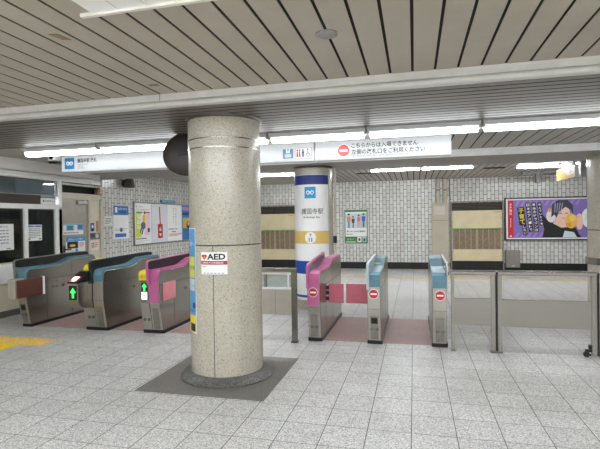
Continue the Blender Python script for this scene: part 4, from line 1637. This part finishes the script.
mb, S = panel(9.51, 10.21)
S.text('見てください', 0.05, 0.86, 0.045, INK_K, 1, width=0.3)
S.text('スマホを見ながら', 0.05, 0.79, 0.045, INK_RED, 1, width=0.55)
S.rect(0.04, 0.16, 0.26, 0.74, ink((214, 220, 80)), 1)
S.rect(0.06, 0.73, 0.32, 0.76, INK_GREEN, 2)
S.rect(0.38, 0.73, 0.64, 0.76, INK_RED, 2)
S.rect(0.40, 0.2, 0.64, 0.72, ink((240, 214, 218)), 1)
for v in (0.36, 0.48, 0.60):
    S.rect(0.10, v, 0.26, v + 0.09, INK_W, 2)
    lines(S, 0.11, v + 0.01, 0.25, v + 0.08, 3, INK_PGREY, 3, seed=int(v * 100))
S.poly([(0.30, 0.48), (0.42, 0.46), (0.43, 0.68), (0.33, 0.70)], INK_YEL, 3)
S.disc(0.40, 0.74, 0.035, ink((70, 60, 54)), 4, 0.035)
S.disc(0.34, 0.43, 0.10, ink((98, 104, 116)), 4, 0.09)
S.line([(0.28, 0.40), (0.22, 0.26)], 0.04, INK_K, 3)
S.line([(0.34, 0.36), (0.28, 0.22)], 0.04, INK_K, 3)
S.rect(0.53, 0.27, 0.62, 0.37, INK_NAVY, 3)
lines(S, 0.05, 0.1, 0.62, 0.14, 1, INK_K, 2, seed=5)
lines(S, 0.05, 0.03, 0.62, 0.08, 2, INK_PGREY, 2, seed=7)
mb.build('poster_sheet', t)
mb, S = panel(10.235, 10.955)
S.rect(0, 0, 0.72, ph, ink((222, 224, 228)), 0.3)
S.rect(0.27, 0.10, 0.50, 0.46, ink((184, 34, 44)), 1)
S.line([(0.385, 0.46), (0.36, 0.90)], 0.05, ink((184, 34, 44)), 1)
S.disc(0.385, 0.33, 0.05, INK_W, 2)
S.poly([(0.32, 0.22), (0.45, 0.22), (0.385, 0.14)], INK_W, 2)
S.poly([(0.335, 0.33), (0.435, 0.33), (0.385, 0.40)], INK_W, 2)
mb.build('poster_sheet', t)
mb, S = panel(10.98, 11.74)
for k, s in enumerate(('駅では思いやり', 'ゆずりあう心')):
    for q, ch in enumerate(s):
        S.text(ch, 0.42 - 0.12 * k, 0.84 - 0.07 * q, 0.05, INK_K, 1, width=0.05)
lines(S, 0.05, 0.30, 0.72, 0.34, 1, INK_K, 1, seed=12)
lines(S, 0.2, 0.22, 0.6, 0.27, 1, INK_RED, 1, seed=13)
lines(S, 0.08, 0.12, 0.7, 0.2, 2, INK_PRED, 1, seed=14)
mb.build('poster_sheet', t)
mb, S = panel(11.765, 12.42)
S.rect(0, 0, 0.655, ph, ink((66, 128, 196)), 0.5)
S.rect(0.04, 0.83, 0.62, 0.93, ink((206, 150, 190)), 1)
S.rect(0.04, 0.70, 0.62, 0.76, INK_NAVY, 1)
S.rect(0.06, 0.33, 0.62, 0.62, ink((232, 186, 84)), 1)
S.disc(0.36, 0.42, 0.10, INK_K, 2)
S.disc(0.36, 0.45, 0.05, ink((236, 214, 196)), 3)
S.rect(0.04, 0.25, 0.62, 0.29, INK_GREEN, 1)
mb.build('poster_sheet', t)

mb = MB()
mb.box(XW + 0.001, XW + 0.035, 10.67, 11.38, 1.985, 2.055, ink((64, 140, 168)), 0.004)
S = face_side(mb, XW + 0.036, 10.67, 1.985)
S.text('お知らせ Information', 0.05, 0.015, 0.04, INK_W, 1, width=0.6)
tag(mb.build('wall_plaque'), 'small blue green plaque above the poster board', 'plaque')

mb = MB()
mb.box(XW + 0.001, XW + 0.006, 8.75, 9.3, 1.12, 1.85, INK_W)
S = face_side(mb, XW + 0.0065, 8.75, 1.12)
BL = ink((44, 112, 190))
S.rect(0, 0.53, 0.55, 0.73, BL, 1)
S.rect(0.06, 0.58, 0.14, 0.70, INK_W, 2)
S.text('WEB', 0.22, 0.56, 0.06, INK_K, 2, width=0.22)
S.text('お問い合わせ', 0.18, 0.64, 0.05, INK_W, 2, width=0.32)
lines(S, 0.05, 0.17, 0.5, 0.24, 2, INK_PGREY, 1, seed=15)
S.rect(0.05, 0.04, 0.45, 0.12, BL, 1)
S.disc(0.27, 0.20, 0.05, BL, 2)
tag(mb.build('notice'), 'white and blue notice sheet taped on the tiled wall beside the poster board', 'notice')
mb = MB()
mb.box(XW + 0.001, XW + 0.004, 8.46, 8.72, 1.42, 1.62, ink((226, 224, 218)))
S = face_side(mb, XW + 0.0045, 8.46, 1.42)
lines(S, 0.03, 0.03, 0.23, 0.17, 4, INK_GREY, 1, seed=16)
tag(mb.build('notice'), 'small pale paper notice on the tiled wall next to the door panel', 'notice')

# bell-shaped wall speaker
t = thing('wall_speaker', 'dark bell-shaped speaker high on the tiled side wall', 'speaker', (XW + 0.12, 9.15, 2.25))
mb = MB()
mb.lathe([(0.03, 2.475), (0.07, 2.47), (0.10, 2.44), (0.115, 2.36), (0.125, 2.29), (0.13, 2.27), (0.12, 2.265), (0.10, 2.29), (0.02, 2.30)], XW + 0.14, 9.15, col((96, 92, 90), 0.35, 0.4), 32)
mb.build('bell', t)
mb = MB()
mb.box(XW + 0.001, XW + 0.04, 9.09, 9.21, 2.32, 2.44, M_STEELD)
mb.rod((XW + 0.04, 9.15, 2.38), (XW + 0.07, 9.15, 2.38), 0.025, M_STEELD)
mb.build('mount', t)


# ------- paper on the office front
def sheet(x, ya, yb, za, zb, base=INK_W):
    mb = MB()
    mb.box(x, x + 0.003, ya, yb, za, zb, base)
    return mb, face_side(mb, x + 0.0035, ya, za)


XG = XL - 0.029
mb, S = sheet(XG, 5.45, 6.21, 1.065, 1.485)
S.text('お知らせ', 0.45, 0.36, 0.035, INK_K, 1, width=0.2)
lines(S, 0.05, 0.04, 0.66, 0.34, 6, ink((150, 156, 170)), 1, 0.35, seed=21)
S.rect(0.62, 0.02, 0.70, 0.03, INK_K, 1)
tag(mb.build('notice'), 'large white printed notice in the wide office window', 'notice')
mb, S = sheet(XG, 6.472, 6.80, 1.19, 1.465)
S.rect(0.015, 0.235, 0.31, 0.262, ink((60, 110, 170)), 1)
S.text('ご案内', 0.1, 0.238, 0.02, INK_W, 2, width=0.1)
lines(S, 0.04, 0.04, 0.29, 0.22, 6, INK_GREY, 1, 0.35, seed=22)
S.rect(0.03, 0.02, 0.07, 0.04, INK_K, 1)
S.rect(0.26, 0.02, 0.3, 0.04, INK_K, 1)
tag(mb.build('notice'), 'small white notice with a blue heading in the narrow office window', 'notice')
mb = MB()
mb.box(XL - 0.02, XL + 0.026, 6.746, 7.07, 1.825, 1.93, INK_W)
S = face_side(mb, XL + 0.0265, 6.746, 1.825)
S.disc(0.05, 0.055, 0.018, INK_K, 1)
S.text('駅事務室 Office', 0.09, 0.04, 0.035, INK_K, 1, width=0.22)
tag(mb.build('office_name_plate'), 'white name plate with black writing at the end of the brown band', 'sign')
XD = XL - 0.02
mb, S = sheet(XD + 0.001, 7.265, 7.83, 1.265, 1.475, ink((150, 200, 226)))
S.rect(0, 0, 0.565, 0.075, INK_W, 1)
S.rect(0.03, 0.06, 0.11, 0.18, INK_W, 2)
S.rect(0.13, 0.09, 0.28, 0.17, ink((70, 140, 150)), 2)
S.rect(0.32, 0.05, 0.40, 0.18, INK_W, 2)
S.rect(0.41, 0.10, 0.55, 0.19, ink((100, 120, 190)), 2)
lines(S, 0.04, 0.02, 0.5, 0.05, 1, INK_GREY, 2, seed=23)
tag(mb.build('notice'), 'wide pale blue notice on the office door, the upper one', 'notice')
mb, S = sheet(XD + 0.001, 7.36, 7.88, 0.90, 1.225)
S.rect(0, 0.235, 0.52, 0.325, ink((62, 156, 214)), 1)
S.text('防犯カメラ作動中', 0.06, 0.25, 0.045, INK_W, 2, width=0.4)
S.rect(0.03, 0.10, 0.32, 0.23, INK_K, 2)
S.disc(0.17, 0.155, 0.08, INK_YEL, 3, 0.025)
S.disc(0.28, 0.06, 0.035, ink((50, 130, 200)), 2)
lines(S, 0.36, 0.12, 0.49, 0.21, 4, INK_PRED, 2, seed=24)
lines(S, 0.03, 0.02, 0.2, 0.08, 3, INK_PGREY, 2, seed=25)
tag(mb.build('notice'), 'blue-topped notice with a black and yellow picture on the office door', 'notice')
mb, S = sheet(XD + 0.001, 8.05, 8.16, 1.31, 1.48, ink((52, 78, 168)))
S.disc(0.055, 0.10, 0.03, INK_W, 1, 0.035)
S.rect(0.035, 0.02, 0.075, 0.06, INK_K, 1)
tag(mb.build('notice'), 'small navy sticker on the cream panel beside the office door', 'notice')
mb, S = sheet(XD + 0.001, 8.22, 8.29, 1.30, 1.52, ink((170, 120, 70)))
S.rect(0.01, 0.02, 0.06, 0.2, ink((190, 140, 86)), 1)
tag(mb.build('wood_tag'), 'narrow brown wooden tag on the cream panel beside the office door', 'tag')
mb, S = sheet(XD + 0.001, 8.01, 8.32, 1.145, 1.28, ink((110, 112, 120)))
S.rect(0.02, 0.05, 0.15, 0.12, ink((52, 62, 92)), 1)
S.disc(0.23, 0.07, 0.05, INK_PGREY, 1)
tag(mb.build('notice'), 'dark grey photo sticker on the cream panel under the navy one', 'notice')
mb, S = sheet(XD + 0.001, 8.03, 8.28, 0.93, 1.12, ink((236, 232, 226)))
S.line([(0.05, 0.06), (0.05, 0.14), (0.10, 0.14), (0.10, 0.06), (0.05, 0.06)], 0.018, INK_RED, 1)
lines(S, 0.13, 0.05, 0.23, 0.16, 3, INK_PRED, 1, seed=27)
tag(mb.build('notice'), 'white notice with a red mark low on the cream panel beside the door', 'notice')
mb = MB()
mb.box(XL - 0.03, XL + 0.06, 8.19, 8.33, 2.065, 2.16, col((170, 140, 104), 0.5), 0.006)
S = face_side(mb, XL + 0.061, 8.19, 2.065)
S.rect(0.02, 0.02, 0.06, 0.075, INK_K, 1)
S.rect(0.075, 0.02, 0.12, 0.075, INK_YEL, 1)
tag(mb.build('indicator_box'), 'small brown indicator box at the corner above the office door panel', 'indicator box')

for o in SC.objects:
    if '_org' in o:
        del o['_org']
    if o.type == 'MESH' and not o.children and o.parent is None:
        pass
